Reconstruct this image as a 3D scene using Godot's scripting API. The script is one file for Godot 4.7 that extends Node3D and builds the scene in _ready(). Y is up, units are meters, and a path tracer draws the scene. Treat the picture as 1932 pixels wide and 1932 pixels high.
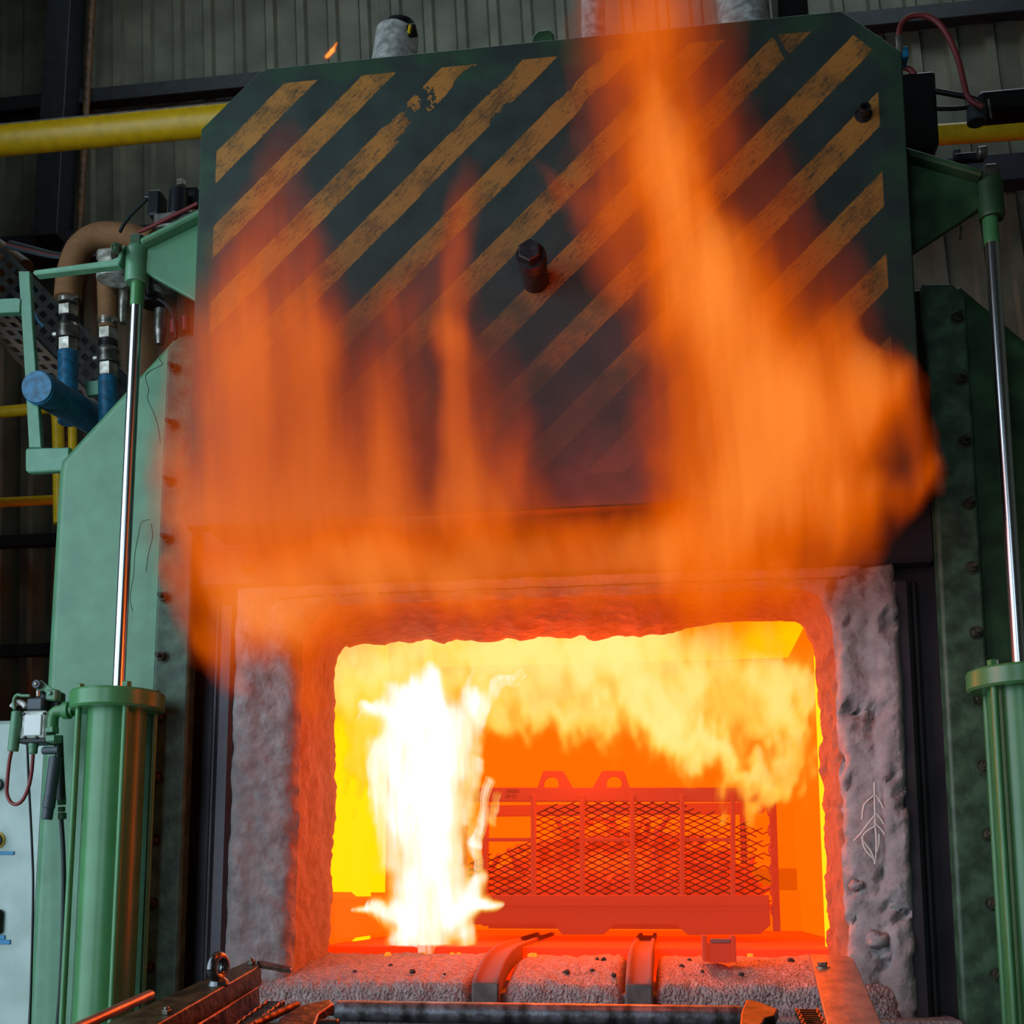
extends Node3D
# A gas-fired heat-treatment furnace with its striped lift door raised and flames rolling out.
# x runs along the furnace front, y up, z towards the viewer; the furnace front plate is z = 0. Metres.

const MID := -0.075          # middle of the furnace front
var M := {}                  # materials by name
var TEX := {}                # shared noise textures
var taken := {}

# ------------------------------------------------------------------ bookkeeping
func numbered(called: String) -> String:
	if not taken.has(called):
		taken[called] = 0
		return called
	taken[called] += 1
	return "%s_%03d" % [called, taken[called]]

func world_of(n: Node3D) -> Transform3D:
	var t := Transform3D.IDENTITY
	var k: Node = n
	while k is Node3D and k != self:
		t = (k as Node3D).transform * t
		k = k.get_parent()
	return t

func tag(o: Node3D, label := "", category := "", group := "", kind := "") -> Node3D:
	if label: o.set_meta("label", label)
	if category: o.set_meta("category", category)
	if group: o.set_meta("group", group)
	if kind: o.set_meta("kind", kind)
	return o

func thing(called: String, at: Vector3, label: String, category: String, group := "") -> Node3D:
	var o := Node3D.new()
	o.name = numbered(called)
	add_child(o, true)
	o.position = at
	tag(o, label, category, group)
	return o

# a mesh built in world coordinates (or at xf) put under parent as a part
func put(parent: Node3D, called: String, mesh: Mesh, m: Material, xf := Transform3D.IDENTITY) -> MeshInstance3D:
	var o := MeshInstance3D.new()
	o.mesh = mesh
	o.material_override = m
	if parent == self:
		o.name = numbered(called)
	else:
		o.name = called
		var used := 0
		for c in parent.get_children():
			if str(c.name).begins_with(called): used += 1
		if used: o.name = "%s_%03d" % [called, used]
	o.transform = world_of(parent).affine_inverse() * xf if parent != self else xf
	parent.add_child(o, true)
	return o

func structure(called: String, mesh: Mesh, m: Material, xf := Transform3D.IDENTITY) -> MeshInstance3D:
	var o := put(self, called, mesh, m, xf)
	o.set_meta("kind", "structure")
	return o

# ------------------------------------------------------------------ textures and materials
func noise_tex(key: String, freq: float, octaves: int, lo: Color, hi: Color, a := 0.0, b := 1.0, size := 512, kind := FastNoiseLite.TYPE_SIMPLEX_SMOOTH) -> Texture2D:
	if TEX.has(key): return TEX[key]
	var n := FastNoiseLite.new()
	n.noise_type = kind
	n.frequency = freq
	n.fractal_octaves = octaves
	n.seed = key.hash() % 1000
	var g := Gradient.new()
	g.offsets = PackedFloat32Array([a, b])
	g.colors = PackedColorArray([lo, hi])
	var t := NoiseTexture2D.new()
	t.width = size
	t.height = size
	t.seamless = true
	t.noise = n
	t.color_ramp = g
	TEX[key] = t
	return t

func mat(key: String, color: Color, rough := 0.5, metal := 0.0, albedo := "", scale := 1.0, bump := "", bump_cm := 0.1, rough_tex := "") -> StandardMaterial3D:
	var m := StandardMaterial3D.new()
	m.resource_name = key
	m.albedo_color = color
	m.roughness = rough
	m.metallic = metal
	m.uv1_triplanar = true
	m.uv1_world_triplanar = true
	m.uv1_scale = Vector3.ONE * scale
	if albedo: m.albedo_texture = TEX[albedo]
	if rough_tex: m.roughness_texture = TEX[rough_tex]
	if bump:
		m.heightmap_enabled = true
		m.heightmap_texture = TEX[bump]
		m.heightmap_scale = bump_cm
	M[key] = m
	return m

func glow(key: String, base: Color, light: Color, energy: float, rough := 0.9) -> StandardMaterial3D:
	var m := mat(key, base, rough, 0.0)
	m.emission_enabled = true
	m.emission = light.linear_to_srgb()
	m.emission_energy_multiplier = energy
	return m

func make_materials() -> void:
	noise_tex("grime", 0.010, 6, Color(0.66, 0.66, 0.64), Color(1, 1, 1), 0.15, 0.75)
	noise_tex("fine", 0.012, 6, Color(0.86, 0.87, 0.86), Color(1, 1, 1), 0.1, 0.9)
	noise_tex("dirt", 0.008, 6, Color(0.40, 0.37, 0.33), Color(1, 1, 1), 0.10, 0.70)
	noise_tex("rust", 0.010, 6, Color(0.46, 0.34, 0.26), Color(1, 1, 1), 0.10, 0.75)
	noise_tex("stone", 0.02, 6, Color(0.76, 0.73, 0.72), Color(1.0, 0.97, 0.95), 0.1, 0.9)
	noise_tex("lumps", 0.02, 5, Color.BLACK, Color.WHITE, 0.0, 1.0)
	noise_tex("pits", 0.05, 4, Color.BLACK, Color.WHITE, 0.1, 0.6)
	noise_tex("smear", 0.006, 4, Color(0.72, 0.72, 0.72), Color(1, 1, 1), 0.1, 0.9)
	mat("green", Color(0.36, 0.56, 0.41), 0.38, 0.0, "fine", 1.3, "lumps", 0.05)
	mat("green_light", Color(0.42, 0.64, 0.50), 0.4, 0.0, "fine", 1.7)
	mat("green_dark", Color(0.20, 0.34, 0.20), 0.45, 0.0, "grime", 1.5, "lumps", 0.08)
	mat("green_flange", Color(0.29, 0.41, 0.30), 0.5, 0.0, "grime", 2.4, "lumps", 0.12)
	mat("cylinder_green", Color(0.30, 0.54, 0.32), 0.28, 0.0, "fine", 1.2)
	mat("chrome", Color(0.86, 0.88, 0.90), 0.2, 1.0)
	mat("steel", Color(0.62, 0.60, 0.56), 0.35, 0.9, "grime", 4.0)
	mat("steel_dark", Color(0.24, 0.23, 0.24), 0.42, 0.6, "dirt", 3.0, "lumps", 0.1)
	mat("steel_bright", Color(0.78, 0.76, 0.70), 0.3, 0.8, "grime", 5.0)
	mat("jamb_steel", Color(0.31, 0.29, 0.31), 0.42, 0.3, "smear", 0.8, "lumps", 0.1)
	mat("brown_steel", Color(0.42, 0.30, 0.23), 0.40, 0.8, "dirt", 3.0, "lumps", 0.2)
	mat("plate_steel", Color(0.74, 0.60, 0.50), 0.33, 0.55, "smear", 3.0, "lumps", 0.08)
	mat("brown_green", Color(0.27, 0.27, 0.17), 0.42, 0.2, "rust", 3.0, "lumps", 0.15)
	mat("steel_polish", Color(0.50, 0.50, 0.50), 0.22, 0.9, "smear", 6.0)
	mat("roller_steel", Color(0.52, 0.52, 0.54), 0.42, 0.6, "dirt", 4.0, "lumps", 0.1)
	mat("steel_worn", Color(0.50, 0.46, 0.44), 0.5, 0.3, "smear", 4.0)
	mat("dust", Color(0.50, 0.47, 0.41), 0.95, 0.0, "grime", 4.0)
	mat("aluminium", Color(0.84, 0.83, 0.80), 0.45, 0.25, "grime", 5.0)
	mat("black", Color(0.05, 0.05, 0.055), 0.4)
	mat("black_plastic", Color(0.10, 0.105, 0.12), 0.35)
	mat("rubber", Color(0.09, 0.12, 0.11), 0.6)
	mat("grey_hose", Color(0.22, 0.25, 0.27), 0.45)
	mat("red_hose", Color(0.50, 0.17, 0.16), 0.5)
	mat("yellow", Color(0.92, 0.72, 0.06), 0.4, 0.0, "fine", 3.0)
	mat("blue", Color(0.15, 0.49, 0.66), 0.45, 0.0, "grime", 6.0)
	mat("duct", Color(0.62, 0.43, 0.27), 0.8, 0.0, "fine", 4.0)
	mat("pale_plate", Color(0.83, 0.86, 0.80), 0.5, 0.0, "grime", 4.0)
	mat("cabinet", Color(0.72, 0.78, 0.74), 0.45, 0.0, "fine", 1.0)
	mat("label_blue", Color(0.16, 0.50, 0.68), 0.5)
	mat("label_white", Color(0.88, 0.88, 0.85), 0.5)
	mat("cladding", Color(0.44, 0.44, 0.36), 0.6, 0.0, "smear", 0.7)
	mat("girt", Color(0.10, 0.13, 0.16), 0.6, 0.0, "grime", 2.0)
	mat("beam_blue", Color(0.05, 0.07, 0.14), 0.6)
	mat("concrete", Color(0.36, 0.35, 0.34), 0.9, 0.0, "stone", 0.6)
	mat("roof", Color(0.40, 0.41, 0.40), 0.8)
	mat("refractory", Color(0.71, 0.69, 0.685), 0.95, 0.0, "stone", 1.6, "lumps", 0.9)
	mat("sill_stone", Color(0.80, 0.75, 0.74), 0.95, 0.0, "stone", 3.6, "pits", 1.0)
	mat("plaster", Color(0.62, 0.64, 0.64), 0.9, 0.0, "stone", 3.0, "pits", 0.3)
	mat("scratch", Color(0.88, 0.86, 0.82), 0.9)
	mat("crumb", Color(0.34, 0.31, 0.30), 0.95, 0.0, "stone", 8.0)
	mat("tray", Color(0.20, 0.19, 0.16), 0.6, 0.3, "dirt", 3.0)
	mat("brown_pipe", Color(0.42, 0.29, 0.14), 0.6, 0.0, "dirt", 3.0)
	# what is hot glows
	glow("chamber_wall", Color(0.30, 0.18, 0.10), Color(1.0, 0.034, 0.0), 4.0)
	glow("chamber_hot", Color(0.40, 0.30, 0.14), Color(1.0, 0.165, 0.0), 4.5)
	glow("chamber_roof", Color(0.4, 0.28, 0.12), Color(1.0, 0.14, 0.0), 4.0)
	glow("curb", Color(0.36, 0.24, 0.16), Color(1.0, 0.075, 0.0), 1.6)
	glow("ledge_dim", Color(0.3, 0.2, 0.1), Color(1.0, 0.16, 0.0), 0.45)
	var hl := glow("hot_lining", Color(0.52, 0.42, 0.36), Color(1.0, 0.09, 0.0), 0.24)
	hl.albedo_texture = TEX["stone"]
	hl.heightmap_enabled = true
	hl.heightmap_texture = TEX["lumps"]
	hl.heightmap_scale = 0.8
	hl.uv1_scale = Vector3.ONE * 1.6
	mat("crack", Color(0.14, 0.24, 0.16), 0.7)
	mat("bolt_paint", Color(0.27, 0.28, 0.20), 0.5, 0.1, "dirt", 5.0)
	glow("hearth", Color(0.36, 0.24, 0.18), Color(1.0, 0.03, 0.0), 1.0)
	glow("hot_basket", Color(0.20, 0.12, 0.10), Color(1.0, 0.055, 0.014), 0.50)
	glow("hot_mesh", Color(0.22, 0.13, 0.10), Color(1.0, 0.06, 0.01), 0.10)
	glow("hot_parts", Color(0.34, 0.22, 0.18), Color(1.0, 0.035, 0.003), 0.62, 0.45)
	glow("hot_rail", Color(0.5, 0.38, 0.36), Color(1.0, 0.04, 0.0), 0.08)
	glow("ember", Color(0.7, 0.3, 0.1), Color(1.0, 0.14, 0.01), 2.0)

# ------------------------------------------------------------------ mesh helpers
func begin() -> SurfaceTool:
	var st := SurfaceTool.new()
	st.begin(Mesh.PRIMITIVE_TRIANGLES)
	return st

func vert(st: SurfaceTool, p: Vector3, n: Vector3, uv := Vector2.ZERO) -> void:
	st.set_normal(n)
	st.set_uv(uv)
	st.add_vertex(p)

# triangle whose front looks along its normals
func tri(st: SurfaceTool, a: Vector3, b: Vector3, c: Vector3, na: Vector3, nb: Vector3, nc: Vector3, ua := Vector2.ZERO, ub := Vector2.ZERO, uc := Vector2.ZERO) -> void:
	if (b - a).cross(c - a).dot(na + nb + nc) > 0.0:
		vert(st, a, na, ua); vert(st, c, nc, uc); vert(st, b, nb, ub)
	else:
		vert(st, a, na, ua); vert(st, b, nb, ub); vert(st, c, nc, uc)

func quad(st: SurfaceTool, a: Vector3, b: Vector3, c: Vector3, d: Vector3, n: Vector3) -> void:
	tri(st, a, b, c, n, n, n)
	tri(st, a, c, d, n, n, n)

func quad4(st: SurfaceTool, p: Array, n: Array) -> void:
	tri(st, p[0], p[1], p[2], n[0], n[1], n[2])
	tri(st, p[0], p[2], p[3], n[0], n[2], n[3])

# chamfered box
func add_box(st: SurfaceTool, size: Vector3, xf: Transform3D, bevel := 0.004) -> void:
	var h := size / 2.0
	var b: float = min(bevel, 0.45 * min(h.x, min(h.y, h.z)) * 2.0)
	var P := func(s: Vector3, axis: int) -> Vector3:
		var v := Vector3(s.x * h.x, s.y * h.y, s.z * h.z)
		for k in 3:
			if k != axis: v[k] -= s[k] * b
		return xf * v
	var B := xf.basis
	for axis in 3:
		var u := (axis + 1) % 3
		var w := (axis + 2) % 3
		for s in [-1.0, 1.0]:
			var n := Vector3.ZERO
			n[axis] = s
			var q := []
			for t in [[-1, -1], [1, -1], [1, 1], [-1, 1]]:
				var e := Vector3.ZERO
				e[axis] = s; e[u] = t[0]; e[w] = t[1]
				q.append(P.call(e, axis))
			quad(st, q[0], q[1], q[2], q[3], (B * n).normalized())
		for s in [-1.0, 1.0]:
			for t in [-1.0, 1.0]:
				var e0 := Vector3.ZERO
				var e1 := Vector3.ZERO
				e0[u] = s; e0[w] = t; e0[axis] = -1
				e1 = e0; e1[axis] = 1
				var n := Vector3.ZERO
				n[u] = s; n[w] = t
				quad(st, P.call(e0, u), P.call(e1, u), P.call(e1, w), P.call(e0, w), (B * n).normalized())
	for sx in [-1.0, 1.0]:
		for sy in [-1.0, 1.0]:
			for sz in [-1.0, 1.0]:
				var e := Vector3(sx, sy, sz)
				var n := (B * e).normalized()
				tri(st, P.call(e, 0), P.call(e, 1), P.call(e, 2), n, n, n)

func box(size: Vector3, xf: Transform3D, bevel := 0.004) -> ArrayMesh:
	var st := begin()
	add_box(st, size, xf, bevel)
	return st.commit()

func boxat(size: Vector3, c: Vector3, bevel := 0.004) -> ArrayMesh:
	return box(size, Transform3D(Basis.IDENTITY, c), bevel)

# basis whose y runs along d
func along(d: Vector3) -> Basis:
	var y := d.normalized()
	var ref := Vector3.BACK if abs(y.z) < 0.9 else Vector3.RIGHT
	var x := y.cross(ref).normalized()
	return Basis(x, y, x.cross(y))

# profile of (radius, height) turned round y; seg sides
func add_lathe(st: SurfaceTool, prof: Array, seg: int, xf: Transform3D, flat := false) -> void:
	for k in prof.size() - 1:
		var a: Vector2 = prof[k]
		var b: Vector2 = prof[k + 1]
		var d := b - a
		if d.length() < 1e-6: continue
		var m := Vector2(d.y, -d.x).normalized()      # outward in (r, h)
		for i in seg:
			var t0 := TAU * i / seg
			var t1 := TAU * (i + 1) / seg
			var tm := (t0 + t1) / 2.0
			var f := func(r: Vector2, t: float) -> Vector3: return xf * Vector3(r.x * cos(t), r.y, r.x * sin(t))
			var g := func(t: float) -> Vector3: return (xf.basis * Vector3(m.x * cos(t), m.y, m.x * sin(t))).normalized()
			var n0: Vector3 = g.call(tm if flat else t0)
			var n1: Vector3 = g.call(tm if flat else t1)
			var p := [f.call(a, t0), f.call(a, t1), f.call(b, t1), f.call(b, t0)]
			if a.x < 1e-6: tri(st, p[0], p[2], p[3], n0, n1, n0)
			elif b.x < 1e-6: tri(st, p[0], p[1], p[2], n0, n1, n1)
			else: quad4(st, p, [n0, n1, n1, n0])

func lathe(prof: Array, seg: int, xf: Transform3D, flat := false) -> ArrayMesh:
	var st := begin()
	add_lathe(st, prof, seg, xf, flat)
	return st.commit()

# straight rod between two points with small end chamfers
func add_rod(st: SurfaceTool, a: Vector3, b: Vector3, r: float, seg := 24, ch := 0.002) -> void:
	var L := a.distance_to(b)
	add_lathe(st, [Vector2(0, 0), Vector2(r - ch, 0), Vector2(r, ch), Vector2(r, L - ch), Vector2(r - ch, L), Vector2(0, L)], seg, Transform3D(along(b - a), a))

func rod(a: Vector3, b: Vector3, r: float, seg := 24) -> ArrayMesh:
	var st := begin()
	add_rod(st, a, b, r, seg)
	return st.commit()

func add_hex(st: SurfaceTool, a: Vector3, b: Vector3, r: float) -> void:
	var L := a.distance_to(b)
	var c := r * 0.12
	add_lathe(st, [Vector2(0, 0), Vector2(r - c, 0), Vector2(r, c), Vector2(r, L - c), Vector2(r - c, L), Vector2(0, L)], 6, Transform3D(along(b - a), a), true)

func smooth_path(pts: Array, per := 8) -> PackedVector3Array:
	var out := PackedVector3Array()
	for i in pts.size() - 1:
		var p0: Vector3 = pts[max(i - 1, 0)]
		var p1: Vector3 = pts[i]
		var p2: Vector3 = pts[i + 1]
		var p3: Vector3 = pts[min(i + 2, pts.size() - 1)]
		for k in per:
			out.append(p1.cubic_interpolate(p2, p0, p3, float(k) / per))
	out.append(pts[-1])
	return out

func add_tube(st: SurfaceTool, pts: PackedVector3Array, r: float, seg := 12, rib := 0.0, rib_every := 0.0) -> void:
	var n := pts.size()
	var T := (pts[1] - pts[0]).normalized()
	var U := along(T).x
	var rings := []
	var norms := []
	var run := 0.0
	for i in n:
		var t := (pts[min(i + 1, n - 1)] - pts[max(i - 1, 0)]).normalized()
		U = (U - t * U.dot(t)).normalized()
		var V := t.cross(U)
		if i: run += pts[i].distance_to(pts[i - 1])
		var rr := r
		if rib > 0.0: rr = r + rib * sin(TAU * run / rib_every)
		var ring := []
		var nr := []
		for k in seg:
			var a := TAU * k / seg
			var d := U * cos(a) + V * sin(a)
			ring.append(pts[i] + d * rr)
			nr.append(d)
		rings.append(ring)
		norms.append(nr)
	for i in n - 1:
		for k in seg:
			var j := (k + 1) % seg
			quad4(st, [rings[i][k], rings[i][j], rings[i + 1][j], rings[i + 1][k]], [norms[i][k], norms[i][j], norms[i + 1][j], norms[i + 1][k]])
	for e in [[0, -1.0], [n - 1, 1.0]]:
		var i: int = e[0]
		var t: Vector3 = (pts[1] - pts[0] if i == 0 else pts[n - 1] - pts[n - 2]).normalized() * e[1]
		for k in seg:
			tri(st, pts[i], rings[i][k], rings[i][(k + 1) % seg], t, t, t)

func tube(pts: Array, r: float, seg := 12, per := 8, rib := 0.0, rib_every := 0.0) -> ArrayMesh:
	var st := begin()
	add_tube(st, smooth_path(pts, per), r, seg, rib, rib_every)
	return st.commit()

func turn_of(poly: PackedVector2Array) -> float:
	var a := 0.0
	for i in poly.size(): a += poly[i].cross(poly[(i + 1) % poly.size()])
	return 1.0 if a > 0.0 else -1.0

func inset(poly: PackedVector2Array, d: float) -> PackedVector2Array:
	var out := PackedVector2Array()
	var n := poly.size()
	var s := turn_of(poly)
	for i in n:
		var a := (poly[i] - poly[(i + n - 1) % n]).normalized()
		var b := (poly[(i + 1) % n] - poly[i]).normalized()
		var na := Vector2(a.y, -a.x) * s
		var nb := Vector2(b.y, -b.x) * s
		var m := (na + nb).normalized()
		out.append(poly[i] - m * d / max(0.35, m.dot(na)))
	return out

# polygon in x,y pushed from z0 to z1, the z1 edge rounded by r; uv over the rectangle uvr
func add_slab(st: SurfaceTool, poly: PackedVector2Array, z0: float, z1: float, r := 0.003, steps := 1, xf := Transform3D.IDENTITY, uvr := Rect2(0, 0, 1, 1), both := false) -> void:
	var n := poly.size()
	var rings := []
	var zs := []
	var tilt := []
	var prof := []
	if both:
		for k in range(steps, -1, -1):
			var a := PI / 2 * k / steps
			prof.append([r * (1 - cos(a)), z0 + r - r * sin(a), -a])
	else:
		prof.append([0.0, z0, 0.0])
	for k in steps + 1:
		var a := PI / 2 * k / steps
		prof.append([r * (1 - cos(a)), z1 - r + r * sin(a), a])
	for p in prof:
		rings.append(inset(poly, p[0]))
		zs.append(p[1])
		tilt.append(p[2])
	var out := []
	for i in n:
		var d := (poly[(i + 1) % n] - poly[i]).normalized()
		out.append(Vector2(d.y, -d.x) * turn_of(poly))
	for k in rings.size() - 1:
		for i in n:
			var j := (i + 1) % n
			var p := [Vector3(rings[k][i].x, rings[k][i].y, zs[k]), Vector3(rings[k][j].x, rings[k][j].y, zs[k]), Vector3(rings[k + 1][j].x, rings[k + 1][j].y, zs[k + 1]), Vector3(rings[k + 1][i].x, rings[k + 1][i].y, zs[k + 1])]
			var nk := func(t: float) -> Vector3: return (xf.basis * Vector3(out[i].x * cos(t), out[i].y * cos(t), sin(t))).normalized()
			var n0: Vector3 = nk.call(tilt[k])
			var n1: Vector3 = nk.call(tilt[k + 1])
			if steps == 1 and tilt[k] != tilt[k + 1]:
				n0 = (n0 + n1).normalized()
				n1 = n0
			quad4(st, [xf * p[0], xf * p[1], xf * p[2], xf * p[3]], [n0, n0, n1, n1])
	for e in [[0, -1.0], [rings.size() - 1, 1.0]]:
		var ring: PackedVector2Array = rings[e[0]]
		var idx := Geometry2D.triangulate_polygon(ring)
		var nn := (xf.basis * Vector3(0, 0, e[1])).normalized()
		for i in range(0, idx.size(), 3):
			var q := []
			var uv := []
			for k in 3:
				var v: Vector2 = ring[idx[i + k]]
				q.append(xf * Vector3(v.x, v.y, zs[e[0]]))
				uv.append(Vector2((v.x - uvr.position.x) / uvr.size.x, 1.0 - (v.y - uvr.position.y) / uvr.size.y))
			tri(st, q[0], q[1], q[2], nn, nn, nn, uv[0], uv[1], uv[2])

func slab(poly: PackedVector2Array, z0: float, z1: float, r := 0.003, steps := 1, xf := Transform3D.IDENTITY, uvr := Rect2(0, 0, 1, 1), both := false) -> ArrayMesh:
	var st := begin()
	add_slab(st, poly, z0, z1, r, steps, xf, uvr, both)
	return st.commit()

# plate with one round hole: outline resampled and joined to the circle
func add_holed(st: SurfaceTool, poly: PackedVector2Array, c: Vector2, r: float, z0: float, z1: float) -> void:
	var n := 40
	var o := []
	var h := []
	for i in n:
		var a := TAU * i / n
		var d := Vector2(cos(a), sin(a))
		var best := 1e9
		for k in poly.size():
			var hit = Geometry2D.segment_intersects_segment(c, c + d * 10.0, poly[k], poly[(k + 1) % poly.size()])
			if hit != null: best = min(best, (hit - c).length())
		o.append(c + d * best)
		h.append(c + d * r)
	for i in n:
		var j := (i + 1) % n
		var e := func(v: Vector2, z: float) -> Vector3: return Vector3(v.x, v.y, z)
		quad(st, e.call(o[i], z1), e.call(o[j], z1), e.call(h[j], z1), e.call(h[i], z1), Vector3.BACK)
		quad(st, e.call(o[i], z0), e.call(o[j], z0), e.call(h[j], z0), e.call(h[i], z0), Vector3.FORWARD)
		var d: Vector2 = (o[j] - o[i]).normalized()
		var no := Vector3(d.y, -d.x, 0)
		quad(st, e.call(o[i], z0), e.call(o[j], z0), e.call(o[j], z1), e.call(o[i], z1), no)
		var nh: Vector2 = (c - h[i]).normalized()
		quad(st, e.call(h[i], z0), e.call(h[j], z0), e.call(h[j], z1), e.call(h[i], z1), Vector3(nh.x, nh.y, 0))

# grid of points with smooth normals; sign turns the front side
func grid_mesh(rows: Array, flip := false, wrap := false) -> ArrayMesh:
	var nr := rows.size()
	var nc: int = rows[0].size()
	var v := PackedVector3Array()
	var nm := PackedVector3Array()
	var uv := PackedVector2Array()
	for r in nr:
		for c in nc:
			v.append(rows[r][c])
			var du: Vector3 = rows[r][(c + 1) % nc if wrap else min(c + 1, nc - 1)] - rows[r][(c + nc - 1) % nc if wrap else max(c - 1, 0)]
			var dv: Vector3 = rows[min(r + 1, nr - 1)][c] - rows[max(r - 1, 0)][c]
			var n := du.cross(dv).normalized()
			nm.append(-n if flip else n)
			uv.append(Vector2(float(c) / (nc - 1), float(r) / (nr - 1)))
	var idx := PackedInt32Array()
	for r in nr - 1:
		for c in (nc if wrap else nc - 1):
			var a := r * nc + c
			var b := r * nc + (c + 1) % nc
			var d := a + nc
			var e := b + nc
			if flip: idx.append_array(PackedInt32Array([a, b, e, a, e, d]))
			else: idx.append_array(PackedInt32Array([a, e, b, a, d, e]))
	var arr := []
	arr.resize(Mesh.ARRAY_MAX)
	arr[Mesh.ARRAY_VERTEX] = v
	arr[Mesh.ARRAY_NORMAL] = nm
	arr[Mesh.ARRAY_TEX_UV] = uv
	arr[Mesh.ARRAY_INDEX] = idx
	var m := ArrayMesh.new()
	m.add_surface_from_arrays(Mesh.PRIMITIVE_TRIANGLES, arr)
	return m

func mirrored(p: PackedVector2Array) -> PackedVector2Array:
	var o := PackedVector2Array()
	for v in p: o.append(Vector2(2.0 * MID - v.x, v.y))
	o.reverse()
	return o

# ------------------------------------------------------------------ the scene
func _ready() -> void:
	var cam := Camera3D.new()
	cam.name = "camera"
	cam.projection = Camera3D.PROJECTION_FRUSTUM
	cam.near = 0.05
	cam.far = 60.0
	cam.size = 0.0439
	cam.frustum_offset = Vector2(0.0004, 0.0091)
	cam.transform = Transform3D(Basis(Vector3(0.9905, -0.0002, -0.1377), Vector3(0.0201, 0.9895, 0.1434), Vector3(0.1362, -0.1448, 0.98)), Vector3(0.2235, 1.2702, 3.1238))
	add_child(cam)
	var env := Environment.new()
	env.background_mode = Environment.BG_COLOR
	env.background_color = Color(0.80, 0.90, 1.0)
	env.background_energy_multiplier = 1.6
	env.tonemap_mode = Environment.TONE_MAPPER_LINEAR
	env.tonemap_exposure = 1.0
	env.sdfgi_enabled = true
	env.ssao_enabled = true
	env.ssil_enabled = true
	var we := WorldEnvironment.new()
	we.name = "hall_environment"
	we.environment = env
	add_child(we)
	# daylight through the wide doorway in the left wall
	area_light("doorway_daylight", Vector3(-2.72, 2.25, 2.5), Vector3(1, 0, 0), Vector2(3.8, 4.2), Color(0.84, 0.94, 1.0), 9.6)
	# and through a second one in the wall behind the viewer
	area_light("front_doorway_daylight", Vector3(-1.7, 2.25, 7.2), Vector3(0, 0, -1), Vector2(1.5, 4.2), Color(0.84, 0.94, 1.0), 2.6)
	# an unseen long skylight, added to brighten the back wall
	area_light("added_skylight_fill", Vector3(-0.4, 7.45, -1.9), Vector3(0, -1, 0), Vector2(6.0, 1.2), Color(0.93, 0.98, 0.94), 2.4)
	# light of the fire: one inside the chamber, one in the flames in front of the door
	omni("chamber_fire_light", Vector3(-0.05, 1.85, -0.85), Color(1.0, 0.27, 0.02), 3.4, 0.25)
	omni("flame_light", Vector3(0.1, 2.2, 0.66), Color(1.0, 0.32, 0.05), 0.38, 0.2)

	make_materials()
	build_hall()
	build_furnace()
	build_chamber()
	build_door()
	build_cylinders()
	build_basket()
	build_skid_rails()
	build_table()
	build_left_cluster()
	build_pipes()
	build_right_cluster()
	build_flames()

func area_light(called: String, at: Vector3, towards: Vector3, size: Vector2, c: Color, e: float) -> void:
	var l := AreaLight3D.new()
	l.name = called
	l.area_size = size
	l.light_color = c
	l.light_energy = e
	l.area_range = 30.0
	l.shadow_enabled = true
	add_child(l)
	l.look_at_from_position(at, at + towards, Vector3.UP if abs(towards.y) < 0.9 else Vector3.BACK)

func omni(called: String, at: Vector3, c: Color, e: float, size: float) -> void:
	var l := OmniLight3D.new()
	l.name = called
	l.position = at
	l.light_color = c
	l.light_energy = e
	l.light_size = size
	l.omni_range = 12.0
	l.omni_attenuation = 2.0
	l.shadow_enabled = true
	add_child(l)

# ------------------------------------------------------------------ the hall
func corrugated(width: float, height: float, ribs: int, xf: Transform3D) -> ArrayMesh:
	var st := begin()
	var p := width / ribs
	var line := []
	for k in ribs:
		for q in [[0.0, 0.0], [0.34, 0.0], [0.42, 0.032], [0.66, 0.032], [0.74, 0.0]]:
			line.append(Vector2((k + q[0]) * p, q[1]))
	line.append(Vector2(width, 0.0))
	for i in line.size() - 1:
		var a: Vector2 = line[i]
		var b: Vector2 = line[i + 1]
		var d := (b - a).normalized()
		for side in [[0.0, 1.0], [-0.002, -1.0]]:
			var n: Vector3 = (xf.basis * Vector3(-d.y, 0, d.x) * side[1]).normalized()
			quad(st, xf * Vector3(a.x, 0, a.y + side[0]), xf * Vector3(b.x, 0, b.y + side[0]), xf * Vector3(b.x, height, b.y + side[0]), xf * Vector3(a.x, height, a.y + side[0]), n)
	return st.commit()

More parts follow.
